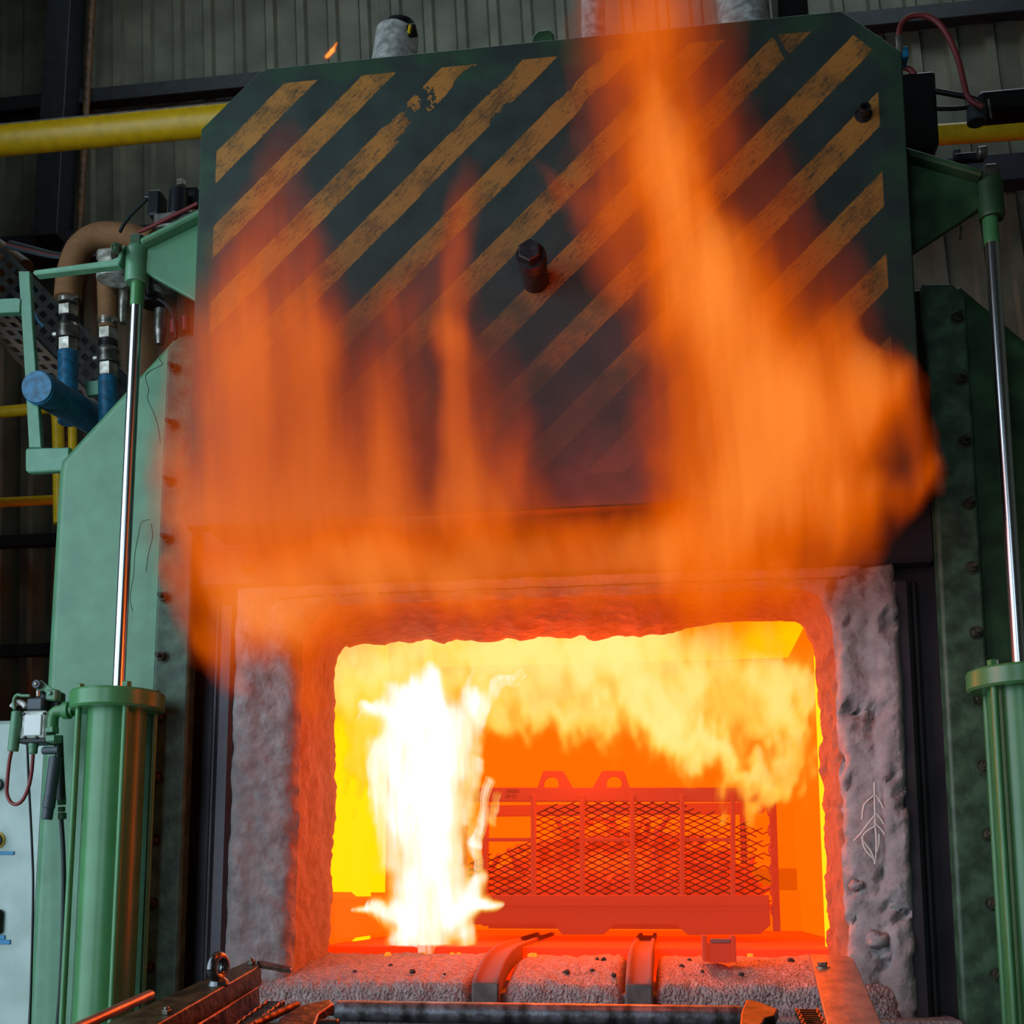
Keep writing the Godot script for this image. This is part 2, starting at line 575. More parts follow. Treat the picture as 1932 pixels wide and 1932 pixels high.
func build_hall() -> void:
	var H := 7.6
	structure("floor", boxat(Vector3(10.4, 0.2, 11.0), Vector3(0.0, -0.1, 1.9)), M.concrete)
	# ceiling with a slot left open for the added skylight
	var roof := structure("ceiling", boxat(Vector3(10.4, 0.2, 8.7), Vector3(0.0, H + 0.1, 3.05)), M.roof)
	put(roof, "roof_strip", boxat(Vector3(10.4, 0.2, 0.9), Vector3(0.0, H + 0.1, -3.05)), M.roof)
	put(roof, "roof_strip", boxat(Vector3(1.8, 0.2, 1.3), Vector3(-4.3, H + 0.1, -1.95)), M.roof)
	put(roof, "roof_strip", boxat(Vector3(2.5, 0.2, 1.3), Vector3(3.85, H + 0.1, -1.95)), M.roof)
	# back wall: a dark backing with leaning corrugated sheets on it
	var wb := structure("wall_back", boxat(Vector3(10.4, H, 0.1), Vector3(0.0, H / 2, -3.42)), M.girt)
	for k in 16:
		var xf := Transform3D(Basis(Vector3.BACK, 0.055), Vector3(-4.786 + k * 0.618, -0.3, -3.36 + 0.003 * (k % 2)))
		put(wb, "cladding_panel", corrugated(0.622, H + 0.6, 3, xf), M.cladding)
	# left wall: sheets behind, a wide doorway towards the viewer
	var wl := structure("wall_left", boxat(Vector3(0.1, H, 2.6), Vector3(-4.92, H / 2, -2.1)), M.girt)
	for k in 4:
		var xf := Transform3D(Basis(Vector3.UP, PI / 2), Vector3(-4.86, 0, -0.8 - k * 0.65))
		put(wl, "cladding_panel", corrugated(0.655, H, 3, xf), M.cladding)
	# unseen step in the wall, added to bring the doorway light nearer
	put(wl, "added_return_panel", boxat(Vector3(2.2, H, 0.1), Vector3(-3.87, H / 2, 0.55)), M.cladding)
	put(wl, "lintel_panel", boxat(Vector3(0.1, H - 4.5, 4.0), Vector3(-2.80, 4.5 + (H - 4.5) / 2, 2.5)), M.cladding)
	put(wl, "front_panel", boxat(Vector3(0.1, H, 3.0), Vector3(-2.80, H / 2, 5.95)), M.cladding)
	put(wl, "far_panel", boxat(Vector3(0.1, H, 1.4), Vector3(-4.92, H / 2, -0.1)), M.cladding)
	structure("wall_right", boxat(Vector3(0.1, H, 11.0), Vector3(5.0, H / 2, 1.9)), M.cladding)
	var wf := structure("wall_front", boxat(Vector3(5.7, H, 0.1), Vector3(2.2, H / 2, 7.4)), M.cladding)
	put(wf, "lintel_panel", boxat(Vector3(2.1, H - 4.5, 0.1), Vector3(-1.7, 4.5 + (H - 4.5) / 2, 7.4)), M.cladding)
	# steelwork of the hall
	var y1: float = Vector3(-2.9437, 6.3193, -3.26).y
	structure("trim_2", boxat(Vector3(9.6, 0.10, 0.08), Vector3(0.0, y1, -3.27)), M.girt)
	var y2: float = Vector3(-2.1199, 5.2695, -3.2).y
	structure("trim_1", boxat(Vector3(0.16, H - y2, 0.2), Vector3(-3.47, (H + y2) / 2, -3.16)), M.girt)
	structure("trim_3", boxat(Vector3(9.6, 0.16, 0.12), Vector3(0.0, y2, -3.22)), M.beam_blue)
	for k in 3:
		structure("trim_%d" % (4 + k), boxat(Vector3(9.6, 0.075, 0.06), Vector3(0.0, [2.72, 3.40, 1.9][k] , -3.27)), M.girt)
	for k in 4:
		structure("trim_%d" % (7 + k), boxat(Vector3(0.06, 0.07, 2.4), Vector3(-4.80, 2.2 + 1.05 * k, -2.0)), M.girt)
	var c := put(self, "electrical_conduit", tube([Vector3(-3.32, 0.1, -3.2), Vector3(-3.32, 3.0, -3.2), Vector3(-3.32, H - 0.1, -3.2)], 0.022, 10, 2), M.brown_pipe)
	tag(c, "thin rusty yellow conduit running up beside the dark corner column", "pipe")

# ------------------------------------------------------------------ the furnace
func bolt_shape(stud := 0.042) -> ArrayMesh:
	var st := begin()
	add_lathe(st, [Vector2(0, 0), Vector2(0.017, 0), Vector2(0.018, 0.003), Vector2(0, 0.003)], 20, Transform3D(along(Vector3.BACK), Vector3.ZERO))
	add_hex(st, Vector3(0, 0, 0.003), Vector3(0, 0, 0.017), 0.0130)
	add_rod(st, Vector3(0, 0, 0.012), Vector3(0, 0, stud), 0.0068, 12, 0.001)
	return st.commit()

func build_furnace() -> void:
	var f := thing("furnace", Vector3(MID, 0, 0), "green box furnace with a soot-grey refractory mouth glowing yellow inside", "furnace")
	var bolt := bolt_shape()
	for side in [-1, 1]:
		var hp := PackedVector2Array([Vector2(-1.535, 0.0), Vector2(-1.13, 0.0), Vector2(-1.13, 2.912), Vector2(-1.198, 2.905), Vector2(-1.532, 2.545), Vector2(-1.537, 2.50)])
		var fp := PackedVector2Array([Vector2(-1.198, 0.0), Vector2(-1.086, 0.0), Vector2(-1.09, 2.90), Vector2(-1.165, 2.895), Vector2(-1.198, 2.862)])
		if side > 0:
			hp = mirrored(hp)
			fp = mirrored(fp)
		var mh: Material = M.green if side < 0 else M.green_dark  # same paint on both; the right side's shade is put into a darker green
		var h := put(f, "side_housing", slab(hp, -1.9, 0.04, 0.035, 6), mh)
		if side < 0:
			for path in [[Vector3(-1.221, 2.8638, 0.0402), Vector3(-1.2333, 2.843, 0.0402), Vector3(-1.2191, 2.8205, 0.0402), Vector3(-1.253, 2.8045, 0.0402), Vector3(-1.2703, 2.7858, 0.0402), Vector3(-1.2585, 2.7454, 0.0402), Vector3(-1.2604, 2.7159, 0.0402), Vector3(-1.2386, 2.6686, 0.0402), Vector3(-1.2235, 2.6253, 0.0402), Vector3(-1.2149, 2.5776, 0.0402)], [Vector3(-1.2352, 2.3456, 0.0402), Vector3(-1.2608, 2.3388, 0.0402), Vector3(-1.2688, 2.3026, 0.0402), Vector3(-1.2773, 2.2443, 0.0402), Vector3(-1.2778, 2.1876, 0.0402), Vector3(-1.2856, 2.1157, 0.0402), Vector3(-1.2756, 2.0748, 0.0402)], [Vector3(-1.2314, 2.3327, 0.0402), Vector3(-1.2263, 2.2928, 0.0402), Vector3(-1.2355, 2.2458, 0.0402), Vector3(-1.241, 2.1909, 0.0402)]]:
				put(h, "paint_crack", tube(path, 0.0009, 6, 5), M.crack)
		put(h, "flange_plate", slab(fp, 0.02, 0.062, 0.012, 4), M.green_flange)
		for k in 12:
			var x := -1.169 if side < 0 else 2.0 * MID + 1.172
			var b := put(h, "bolt", bolt, M.bolt_paint, Transform3D(Basis(Vector3.BACK, 0.4 * k), Vector3(x, 0.905 + 0.1715 * k, 0.062)))
		# steel channel between flange and refractory: a dark recess and a proud bar
		var s := float(side)
		var X := func(d: float) -> float: return MID + s * d
		var j := put(f, "jamb_channel", boxat(Vector3(0.16, 2.6, 0.05), Vector3(X.call(0.98), 1.3, -0.075)), M.jamb_steel)
		put(j, "guide_bar", boxat(Vector3(0.052, 2.1, 0.06), Vector3(X.call(0.926), 1.05, -0.01), 0.012), M.jamb_steel)
		put(j, "wear_strip", boxat(Vector3(0.018, 2.1, 0.03), Vector3(X.call(0.965), 1.05, -0.025), 0.006), M.jamb_steel)
	# lintel plate over the mouth, behind the door
	var l := put(f, "lintel_beam", boxat(Vector3(2.04, 0.34, 0.08), Vector3(MID, 2.31, -0.015), 0.01), M.jamb_steel)
	for k in 4:
		put(l, "bolt", bolt, M.steel_dark, Transform3D(Basis.IDENTITY, Vector3(MID - 0.87 + 0.58 * k, 2.19, 0.025)))
	put(f, "roof_casing", boxat(Vector3(2.1, 0.1, 1.9), Vector3(MID, 2.86, -1.0)), M.green_dark)
	put(f, "back_casing", boxat(Vector3(2.1, 2.9, 0.08), Vector3(MID, 1.45, -2.55)), M.green_dark)
	put(f, "upper_casing", boxat(Vector3(2.06, 0.62, 0.06), Vector3(MID, 2.62, -0.06)), M.green_dark)
	put(f, "base_casing", boxat(Vector3(2.06, 0.9, 0.08), Vector3(MID, 0.45, -0.02)), M.jamb_steel)
	# dusty ledge under the mouth
	put(f, "dust_ledge", boxat(Vector3(2.02, 0.03, 0.16), Vector3(MID, 0.952, 0.02), 0.008), M.plaster)
	build_mouth(f)

# the cast refractory round the mouth: left jamb, lintel, right jamb in one sweep, then the sill blocks
func build_mouth(f: Node3D) -> void:
	var nz := FastNoiseLite.new()
	nz.seed = 5
	nz.frequency = 1.0
	nz.fractal_octaves = 5
	var xl := -0.985
	var xr := 0.845
	var yt := 2.145
	var il := -0.798
	var ir := 0.682
	var it := 2.075
	var rc := 0.10
	# inner and outer outline, left foot to right foot
	var inn := []
	var out := []
	for k in 70:
		var t := k / 70.0
		inn.append(Vector2(il, lerp(0.98, it - rc, t)))
		out.append(Vector2(xl, lerp(0.96, it - rc * 0.3, t)))
	for k in 14:
		var a := PI - PI / 2 * k / 14.0
		inn.append(Vector2(il + rc, it - rc) + rc * Vector2(cos(a), sin(a)))
		var t := k / 14.0
		out.append(Vector2(xl, it).lerp(Vector2(xl, yt), min(1.0, t * 2)).lerp(Vector2(il, yt), max(0.0, t * 2 - 1)))
	for k in 90:
		var t := k / 90.0
		inn.append(Vector2(lerp(il + rc, ir - rc, t), it))
		out.append(Vector2(lerp(il, ir, t), yt))
	for k in 14:
		var a := PI / 2 - PI / 2 * k / 14.0
		inn.append(Vector2(ir - rc, it - rc) + rc * Vector2(cos(a), sin(a)))
		var t := k / 14.0
		out.append(Vector2(ir, yt).lerp(Vector2(xr, yt), min(1.0, t * 2)).lerp(Vector2(xr, it), max(0.0, t * 2 - 1)))
	for k in 71:
		var t := k / 70.0
		inn.append(Vector2(ir, lerp(it - rc, 0.98, t)))
		out.append(Vector2(xr, lerp(it - rc * 0.3, 0.96, t)))
	# profile from outer edge over the rounded arris into the tunnel: (share of the way in, z)
	var prof := [[0.0, -0.08], [0.0, -0.015], [0.05, 0.008], [0.14, 0.014], [0.26, 0.014], [0.36, 0.010], [0.42, 0.004], [0.5, 0.002], [0.58, 0.0], [0.68, -0.002], [0.78, -0.004], [0.86, -0.008], [0.92, -0.016], [0.97, -0.03], [1.0, -0.05], [1.0, -0.08], [1.0, -0.12], [1.0, -0.16], [1.0, -0.20], [1.0, -0.24], [1.0, -0.28], [1.0, -0.32], [1.0, -0.36], [1.0, -0.40], [0.9, -0.45]]
	var rows := []
	for p in prof:
		var row := []
		for i in inn.size():
			var a: Vector2 = out[i]
			var b: Vector2 = inn[i]
			var q := a.lerp(b, p[0])
			var v := Vector3(q.x, q.y, p[1])
			var d := nz.get_noise_3d(v.x * 9, v.y * 6, v.z * 9) * 0.016 + nz.get_noise_3d(v.x * 40, v.y * 26, v.z * 40) * 0.007
			var chip := nz.get_noise_3d(v.x * 14 + 30, v.y * 9, v.z * 14)
			if v.x > 0.45 and chip > 0.22: d -= (chip - 0.22) * 0.13
			if p[1] > -0.06: v.z += d
			if v.x > 0.55 and p[1] > -0.06: v.z += 0.022 * smoothstep(0.43, 0.37, p[0]) * smoothstep(2.12, 2.0, v.y)
			var inward: float = p[0] * clamp(-p[1] * 12, 0, 1)
			# the lintel droops to the left of the middle and is eaten away on the right
			if i > 78 and i < 182 and p[0] > 0.5:
				v.y -= (0.035 + 0.022 * nz.get_noise_2d(v.x * 7, 3.0)) * smoothstep(0.45, 0.12, v.x) * smoothstep(-0.05, -0.3, p[1]) - 0.02
			var mid := Vector2(-0.06, 1.5)
			if inward > 0.0:
				var to := (mid - q).normalized()
				v.x += to.x * d * inward * 1.2
				v.y += to.y * d * inward * 0.8
			row.append(v)
		rows.append(row)
	var r := put(f, "refractory_mouth", grid_mesh(rows.slice(0, 15), true), M.refractory)
	put(r, "hot_lining", grid_mesh(rows.slice(14), true), M.hot_lining)
	# loose chunks by the right foot
	var rng := RandomNumberGenerator.new()
	rng.seed = 12
	for k in 3:
		var c: Vector3 = [Vector3(0.7513, 1.1564, 0), Vector3(0.7824, 1.1234, 0), Vector3(0.7103, 1.2944, -0.01)][k]
		put(r, "broken_chunk", rock(c, 0.018 + 0.017 * rng.randf(), k + 3), M.refractory)
	# a leaf scratched into the right jamb
	var st := begin()
	for path in [[Vector3(0.7603, 1.5569, 0.022), Vector3(0.759, 1.4994, 0.022), Vector3(0.7579, 1.445, 0.022), Vector3(0.7587, 1.4044, 0.022), Vector3(0.755, 1.3504, 0.022)], [Vector3(0.7588, 1.524, 0.022), Vector3(0.7326, 1.4997, 0.022), Vector3(0.7257, 1.4616, 0.022)], [Vector3(0.7578, 1.4722, 0.022), Vector3(0.7411, 1.4519, 0.022), Vector3(0.7201, 1.4249, 0.022), Vector3(0.7023, 1.4074, 0.022)], [Vector3(0.7579, 1.445, 0.022), Vector3(0.7403, 1.4343, 0.022), Vector3(0.7266, 1.4208, 0.022), Vector3(0.7285, 1.4045, 0.022), Vector3(0.7445, 1.3801, 0.022), Vector3(0.7525, 1.3531, 0.022)], [Vector3(0.7603, 1.5267, 0.022), Vector3(0.7702, 1.513, 0.022), Vector3(0.7797, 1.491, 0.022)], [Vector3(0.7594, 1.479, 0.022), Vector3(0.7707, 1.4653, 0.022), Vector3(0.7792, 1.4503, 0.022)], [Vector3(0.7595, 1.4504, 0.022), Vector3(0.772, 1.4368, 0.022), Vector3(0.7806, 1.4231, 0.022)], [Vector3(0.7238, 1.4181, 0.022), Vector3(0.7279, 1.391, 0.022), Vector3(0.7402, 1.3721, 0.022), Vector3(0.7502, 1.3612, 0.022)], [Vector3(0.7662, 1.4246, 0.022), Vector3(0.7651, 1.4016, 0.022), Vector3(0.7574, 1.3747, 0.022), Vector3(0.7522, 1.3478, 0.022)]]:
		add_tube(st, smooth_path(path, 3), 0.0024, 6)
	put(r, "scratched_leaf", st.commit(), M.scratch)
	# sill: three rounded blocks with slots for the skid rails between them
	for q in [[-0.915, -0.292], [-0.208, 0.108], [0.190, 0.80]]:
		put(f, "sill_block", sill_block(q[0], q[1], nz), M.sill_stone)
	put(f, "sill_bed", boxat(Vector3(1.75, 0.05, 0.46), Vector3(MID, 0.99, -0.22)), M.plaster)
	for x in [-0.250, 0.149]:
		put(f, "slot_mortar", boxat(Vector3(0.074, 0.05, 0.10), Vector3(x, 1.0, -0.012), 0.01), M.plaster)

func rock(c: Vector3, r: float, sd: int) -> ArrayMesh:
	var nz := FastNoiseLite.new()
	nz.seed = sd
	nz.frequency = 1.3
	var rows := []
	for i in 9:
		var row := []
		for k in 12:
			var a := PI * i / 8.0
			var b := TAU * k / 12.0
			var d := Vector3(sin(a) * cos(b), cos(a) * 0.75, sin(a) * sin(b))
			row.append(c + d * r * (1.0 + 0.7 * nz.get_noise_3dv(d * 1.6)))
		rows.append(row)
	return grid_mesh(rows, false, true)

func sill_block(x0: float, x1: float, nz: FastNoiseLite) -> ArrayMesh:
	var prof := [Vector2(-0.44, 1.092), Vector2(-0.34, 1.09), Vector2(-0.26, 1.086), Vector2(-0.19, 1.079), Vector2(-0.13, 1.071), Vector2(-0.08, 1.062), Vector2(-0.03, 1.052), Vector2(0.0, 1.044), Vector2(0.018, 1.036), Vector2(0.03, 1.022), Vector2(0.034, 1.008), Vector2(0.032, 0.998), Vector2(0.040, 0.988), Vector2(0.043, 0.972), Vector2(0.04, 0.955)]
	var n := int((x1 - x0) / 0.008)
	var rows := []
	for p in prof:
		var row := []
		for i in n + 1:
			var x: float = lerp(x0, x1, float(i) / n)
			var e: float = min(i, n - i)
			var drop := 0.0 if e > 2 else (0.012 if e == 1 else (0.004 if e == 2 else 0.05))
			var v := Vector3(x, p.y - drop, p.x - drop * 0.4)
			var d := nz.get_noise_3d(v.x * 8, v.y * 9, v.z * 8) * 0.010 + nz.get_noise_3d(v.x * 34, v.y * 34, v.z * 34) * 0.006
			v.y += d
			v.z += d * smoothstep(-0.05, 0.03, p.x)
			row.append(v)
		rows.append(row)
	return grid_mesh(rows, true)

# ------------------------------------------------------------------ the glowing chamber
func build_chamber() -> void:
	var c := thing("furnace_chamber", Vector3(MID, 1.05, -1.4), "glowing orange and yellow brick-lined inside of the furnace", "chamber")
	put(c, "back_wall", boxat(Vector3(2.0, 1.5, 0.1), Vector3(MID, 1.75, -2.42)), M.chamber_wall)
	put(c, "roof", boxat(Vector3(2.0, 0.1, 2.1), Vector3(MID, 2.42, -1.42)), M.chamber_roof)
	put(c, "hearth_floor", boxat(Vector3(2.0, 0.12, 2.0), Vector3(MID, 1.053, -1.46)), M.hearth)
	put(c, "side_wall", boxat(Vector3(0.1, 1.5, 2.1), Vector3(-0.98, 1.75, -1.42)), M.chamber_hot)
	put(c, "side_wall", boxat(Vector3(0.1, 1.5, 2.1), Vector3(0.86, 1.75, -1.42)), M.chamber_wall)
	put(c, "front_wall", boxat(Vector3(0.16, 1.5, 0.06), Vector3(-0.92, 1.75, -0.47)), M.chamber_wall)
	put(c, "front_wall", boxat(Vector3(0.16, 1.5, 0.06), Vector3(0.80, 1.75, -0.47)), M.chamber_wall)
	put(c, "front_lintel", boxat(Vector3(2.0, 0.3, 0.06), Vector3(MID, 2.28, -0.47)), M.chamber_wall)
	put(c, "pilaster", boxat(Vector3(0.12, 1.36, 0.22), Vector3(-0.90, 1.72, -0.95), 0.01), M.chamber_hot)
	put(c, "pilaster", boxat(Vector3(0.14, 1.36, 0.22), Vector3(-0.89, 1.72, -1.75), 0.01), M.chamber_wall)
	put(c, "back_ledge", boxat(Vector3(1.9, 0.20, 0.16), Vector3(MID, 1.19, -2.3), 0.01), M.curb)
	put(c, "hearth_curb", boxat(Vector3(0.10, 0.17, 1.7), Vector3(-0.885, 1.195, -1.4), 0.02), M.curb)
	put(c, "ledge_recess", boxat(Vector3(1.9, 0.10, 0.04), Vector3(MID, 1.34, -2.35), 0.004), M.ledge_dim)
	put(c, "pilaster", boxat(Vector3(0.10, 1.36, 0.12), Vector3(0.757, 1.75, -0.60), 0.01), M.chamber_hot)
	# embers and crumbs lying on the hearth and the sill
	var rng := RandomNumberGenerator.new()
	rng.seed = 4
	for k in 26:
		var hot := k < 12
		var x := rng.randf_range(-0.75, 0.6)
		if abs(x + 0.25) < 0.06 or abs(x - 0.149) < 0.06: x += 0.13
		var z := rng.randf_range(-0.5, -0.34) if hot else rng.randf_range(-0.30, -0.03)
		var y := 1.088 if hot else lerpf(1.052, 1.086, clamp(-z / 0.26, 0, 1))
		var r := rng.randf_range(0.005, 0.011) if hot else rng.randf_range(0.004, 0.009)
		var o := put(self, "ember" if hot else "slag_crumb", rock(Vector3.ZERO, r, 40 + k), M.ember if hot else M.crumb, Transform3D(Basis.IDENTITY, Vector3(x, y + r * 0.4, z)))
		if hot: tag(o, "small glowing ember lying on the hearth just behind the furnace sill", "ember", "embers behind the sill")
		else: tag(o, "small dark crumb of slag lying on the pale stone sill", "slag", "slag crumbs on the sill")

# ------------------------------------------------------------------ the striped door
func door_texture() -> ImageTexture:
	var W := 1024
	var H := 736
	var im := Image.create(W, H, false, Image.FORMAT_RGB8)
	var n1 := FastNoiseLite.new()
	n1.seed = 3
	n1.frequency = 0.012
	n1.fractal_octaves = 5
	var n2 := FastNoiseLite.new()
	n2.seed = 9
	n2.frequency = 0.16
	n2.fractal_octaves = 3
	var base := Color(0.165, 0.215, 0.195)
	var green := Color(0.14, 0.25, 0.16)
	var soot := Color(0.19, 0.17, 0.175)
	var paint := Color(0.70, 0.47, 0.19)
	var worn := Color(0.36, 0.25, 0.13)
	for j in H:
		var y := 3.56 - 1.325 * (j + 0.5) / H
		for i in W:
			var x := -1.022 + 1.890 * (i + 0.5) / W
			var a := n1.get_noise_2d(i, j)
			var b := n2.get_noise_2d(i, j)
			var c := base.lerp(soot, clampf((2.95 - y) * 1.1 + a * 0.8, 0.0, 0.85))
			var edge := minf(minf(x + 1.022, 0.868 - x), 3.56 - y)
			c = c.lerp(green, clampf(0.9 - edge * 11.0 + a * 1.4, 0.0, 0.8))
			c *= 1.0 + 0.25 * a + 0.10 * b
			# stripes at forty-five degrees inside a margin
			var k := (4.293 - (y - x)) / 0.2226
			var ph := (k - floorf(k)) * 0.2226
			var jag := 0.0015 * b + 0.002 * a
			var inside := x > -0.976 and x < 0.806 and y < 3.508 and y > 2.33 and (y - x) < 4.30
			if floorf(k) >= 2.0 and floorf(k) <= 4.0 and y > 3.30: jag += 0.03 * maxf(0.0, a)
			if x + y > 4.235: inside = false
			if inside and ph > jag and ph < 0.096 - jag * 1.5:
				var along_stripe := n2.get_noise_2d((x + y) * 90.0, (y - x) * 520.0)
				var burnt := smoothstep(3.05, 2.55, y + 0.25 * absf(x + 0.2) * (1.0 if x > -0.2 else 0.4) + 0.25 * a)
				var t := clampf(0.22 + a * 0.8 + b * 0.30 + along_stripe * 0.45, 0.0, 0.85)
				if k > 3.0 and k < 7.0: t = clampf(t + 0.16, 0.0, 0.9)
				var pc := paint.lerp(worn, t)
				c = pc.lerp(c, 0.80 * burnt + 0.08)
				if along_stripe + 0.6 * b > 0.62 - 0.25 * a: c = c.lerp(base, 0.6)
			# two places where the paint has been torn across a stripe
			var g1 := Vector2(x - (-0.395), y - (3.409))
			if absf(g1.x + 0.35 * g1.y + 0.05 * a + 0.01 * b) < 0.010 + 0.02 * absf(a) and g1.length() < 0.075: c = base * (1.0 + 0.2 * a)
			var g2 := Vector2(x - (0.575), y - (3.467))
			if absf(g2.x + 0.45 * g2.y + 0.02 * a) < 0.010 and g2.length() < 0.08: c = base * (1.0 + 0.2 * a)
			im.set_pixel(i, j, c)
	return ImageTexture.create_from_image(im)

func build_door() -> void:
	var d := thing("furnace_door", Vector3(MID, 2.24, 0.17), "raised steel furnace door painted dark green with worn diagonal orange stripes", "door")
	var m := StandardMaterial3D.new()
	m.resource_name = "striped_paint"
	m.albedo_texture = door_texture()
	m.roughness = 0.52
	m.heightmap_enabled = true
	m.heightmap_texture = TEX["lumps"]
	m.heightmap_scale = 0.12
	M["striped"] = m
	var poly := PackedVector2Array([Vector2(-1.022, 2.236), Vector2(0.868, 2.246), Vector2(0.870, 3.425), Vector2(0.745, 3.542), Vector2(0.722, 3.560), Vector2(-0.835, 3.560), Vector2(-0.862, 3.550), Vector2(-1.024, 3.392)])
	put(d, "door_plate", slab(poly, 0.235, 0.28, 0.004, 1, Transform3D.IDENTITY, Rect2(-1.022, 2.235, 1.890, 1.325)), m)
	put(d, "door_frame", boxat(Vector3(1.80, 1.22, 0.14), Vector3(MID, 2.90, 0.165), 0.01), M.green_dark)
	put(d, "bottom_lip", boxat(Vector3(1.84, 0.03, 0.17), Vector3(MID, 2.262, 0.155), 0.006), M.jamb_steel)
	# threaded stud in the middle with its nut
	var st := begin()
	add_lathe(st, [Vector2(0, 0), Vector2(0.036, 0), Vector2(0.036, 0.085), Vector2(0.034, 0.088), Vector2(0.0, 0.088)], 28, Transform3D(along(Vector3.BACK), Vector3(-0.084, 2.865, 0.28)))
	var stub := put(d, "stub_pipe", st.commit(), M.steel_dark)
	st = begin()
	for k in 3:
		add_lathe(st, [Vector2(0, 0.088 + k * 0.012), Vector2(0.037, 0.088 + k * 0.012), Vector2(0.040, 0.094 + k * 0.012), Vector2(0.037, 0.100 + k * 0.012), Vector2(0, 0.100 + k * 0.012)], 28, Transform3D(along(Vector3.BACK), Vector3(-0.084, 2.865, 0.28)))
	put(stub, "thread", st.commit(), M.steel_dark)
	st = begin()
	add_hex(st, Vector3(-0.084, 2.865, 0.40), Vector3(-0.084, 2.865, 0.432), 0.030)
	put(stub, "hex_cap", st.commit(), M.steel_dark)
	for p in [Vector2(0.765, 3.255), Vector2(0.765, 2.463)]:
		st = begin()
		add_lathe(st, [Vector2(0.007, 0.0), Vector2(0.007, 0.034), Vector2(0.013, 0.034), Vector2(0.0145, 0.032), Vector2(0.0145, 0.006), Vector2(0.022, 0.004), Vector2(0.022, 0.0)], 20, Transform3D(along(Vector3.BACK), Vector3(p.x, p.y, 0.28)))
		put(d, "pipe_stub", st.commit(), M.steel_dark)
	put(d, "lifting_tab", slab(PackedVector2Array([Vector2(-0.1033, 3.5998), Vector2(-0.0958, 3.6316), Vector2(-0.0809, 3.6446), Vector2(-0.0482, 3.6443), Vector2(-0.0379, 3.6301), Vector2(-0.0338, 3.5922)]), 0.19, 0.215, 0.004), M.green_dark)
	# lift brackets on both sides, with the bushing that takes the piston rod
	for side in [-1, 1]:
		var s := float(side)
		var X := func(q: float) -> float: return MID + s * q
		var rx: float = X.call(1.167)
		var dx: float = X.call(0.935)
		var g := PackedVector2Array([Vector2(rx - s * 0.03, 3.10), Vector2(dx, 3.185), Vector2(dx, 2.90), Vector2(rx - s * 0.025, 3.03)])
		var gm: Material = M.green if side < 0 else M.green_dark  # right bracket's shade is put into its darker green
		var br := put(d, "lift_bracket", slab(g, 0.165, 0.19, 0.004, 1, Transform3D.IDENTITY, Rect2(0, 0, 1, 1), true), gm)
		st = begin()
		var a := Vector3(rx - s * 0.025, 3.105, 0.178)
		var b := Vector3(dx, 3.195, 0.178)
		add_box(st, Vector3(a.distance_to(b), 0.018, 0.09), Transform3D(Basis(Vector3.BACK, atan2(b.y - a.y, b.x - a.x)), (a + b) / 2), 0.005)
		put(br, "top_flange", st.commit(), gm)
		put(br, "mounting_plate", boxat(Vector3(0.018, 0.36, 0.12), Vector3(X.call(0.938), 3.05, 0.17)), gm)
		put(br, "bushing", lathe([Vector2(0.0, 3.0), Vector2(0.030, 3.0), Vector2(0.033, 3.006), Vector2(0.033, 3.10), Vector2(0.030, 3.108), Vector2(0.0, 3.108)], 28, Transform3D(Basis.IDENTITY, Vector3(rx, 0, 0.18))), gm)
		st = begin()
		add_hex(st, Vector3(rx, 3.106, 0.18), Vector3(rx, 3.142, 0.18), 0.027)
		put(br, "nut", st.commit(), M.green_dark if side < 0 else M.steel)
		st = begin()
		add_rod(st, Vector3(X.call(0.95), 3.09, 0.19), Vector3(X.call(0.95), 3.09, 0.225), 0.012, 12)
		add_hex(st, Vector3(X.call(0.95), 3.09, 0.19), Vector3(X.call(0.95), 3.09, 0.204), 0.018)
		put(br, "bolt", st.commit(), M.steel_dark)
		if side < 0:
			# flat bar that trips the limit switch
			put(br, "striker_bar", slab(PackedVector2Array([Vector2(-1.5555, 3.052), Vector2(-1.5484, 3.0432), Vector2(-1.292, 3.0527), Vector2(-1.2805, 3.0812), Vector2(-1.274, 3.1117), Vector2(-1.2853, 3.1127), Vector2(-1.2965, 3.0792), Vector2(-1.3187, 3.0711), Vector2(-1.5493, 3.0581)]), 0.165, 0.195, 0.003, 1, Transform3D.IDENTITY, Rect2(0, 0, 1, 1), true), M.green_light)
			st = begin()
			add_hex(st, Vector3(-1.2924, 3.0957, 0.21), Vector3(-1.2794, 3.0801, 0.235), 0.017)
			add_rod(st, Vector3(-1.3236, 3.1333, 0.15), Vector3(-1.2664, 3.0644, 0.26), 0.008, 12)
			put(br, "clamp_bolt", st.commit(), M.green_dark)

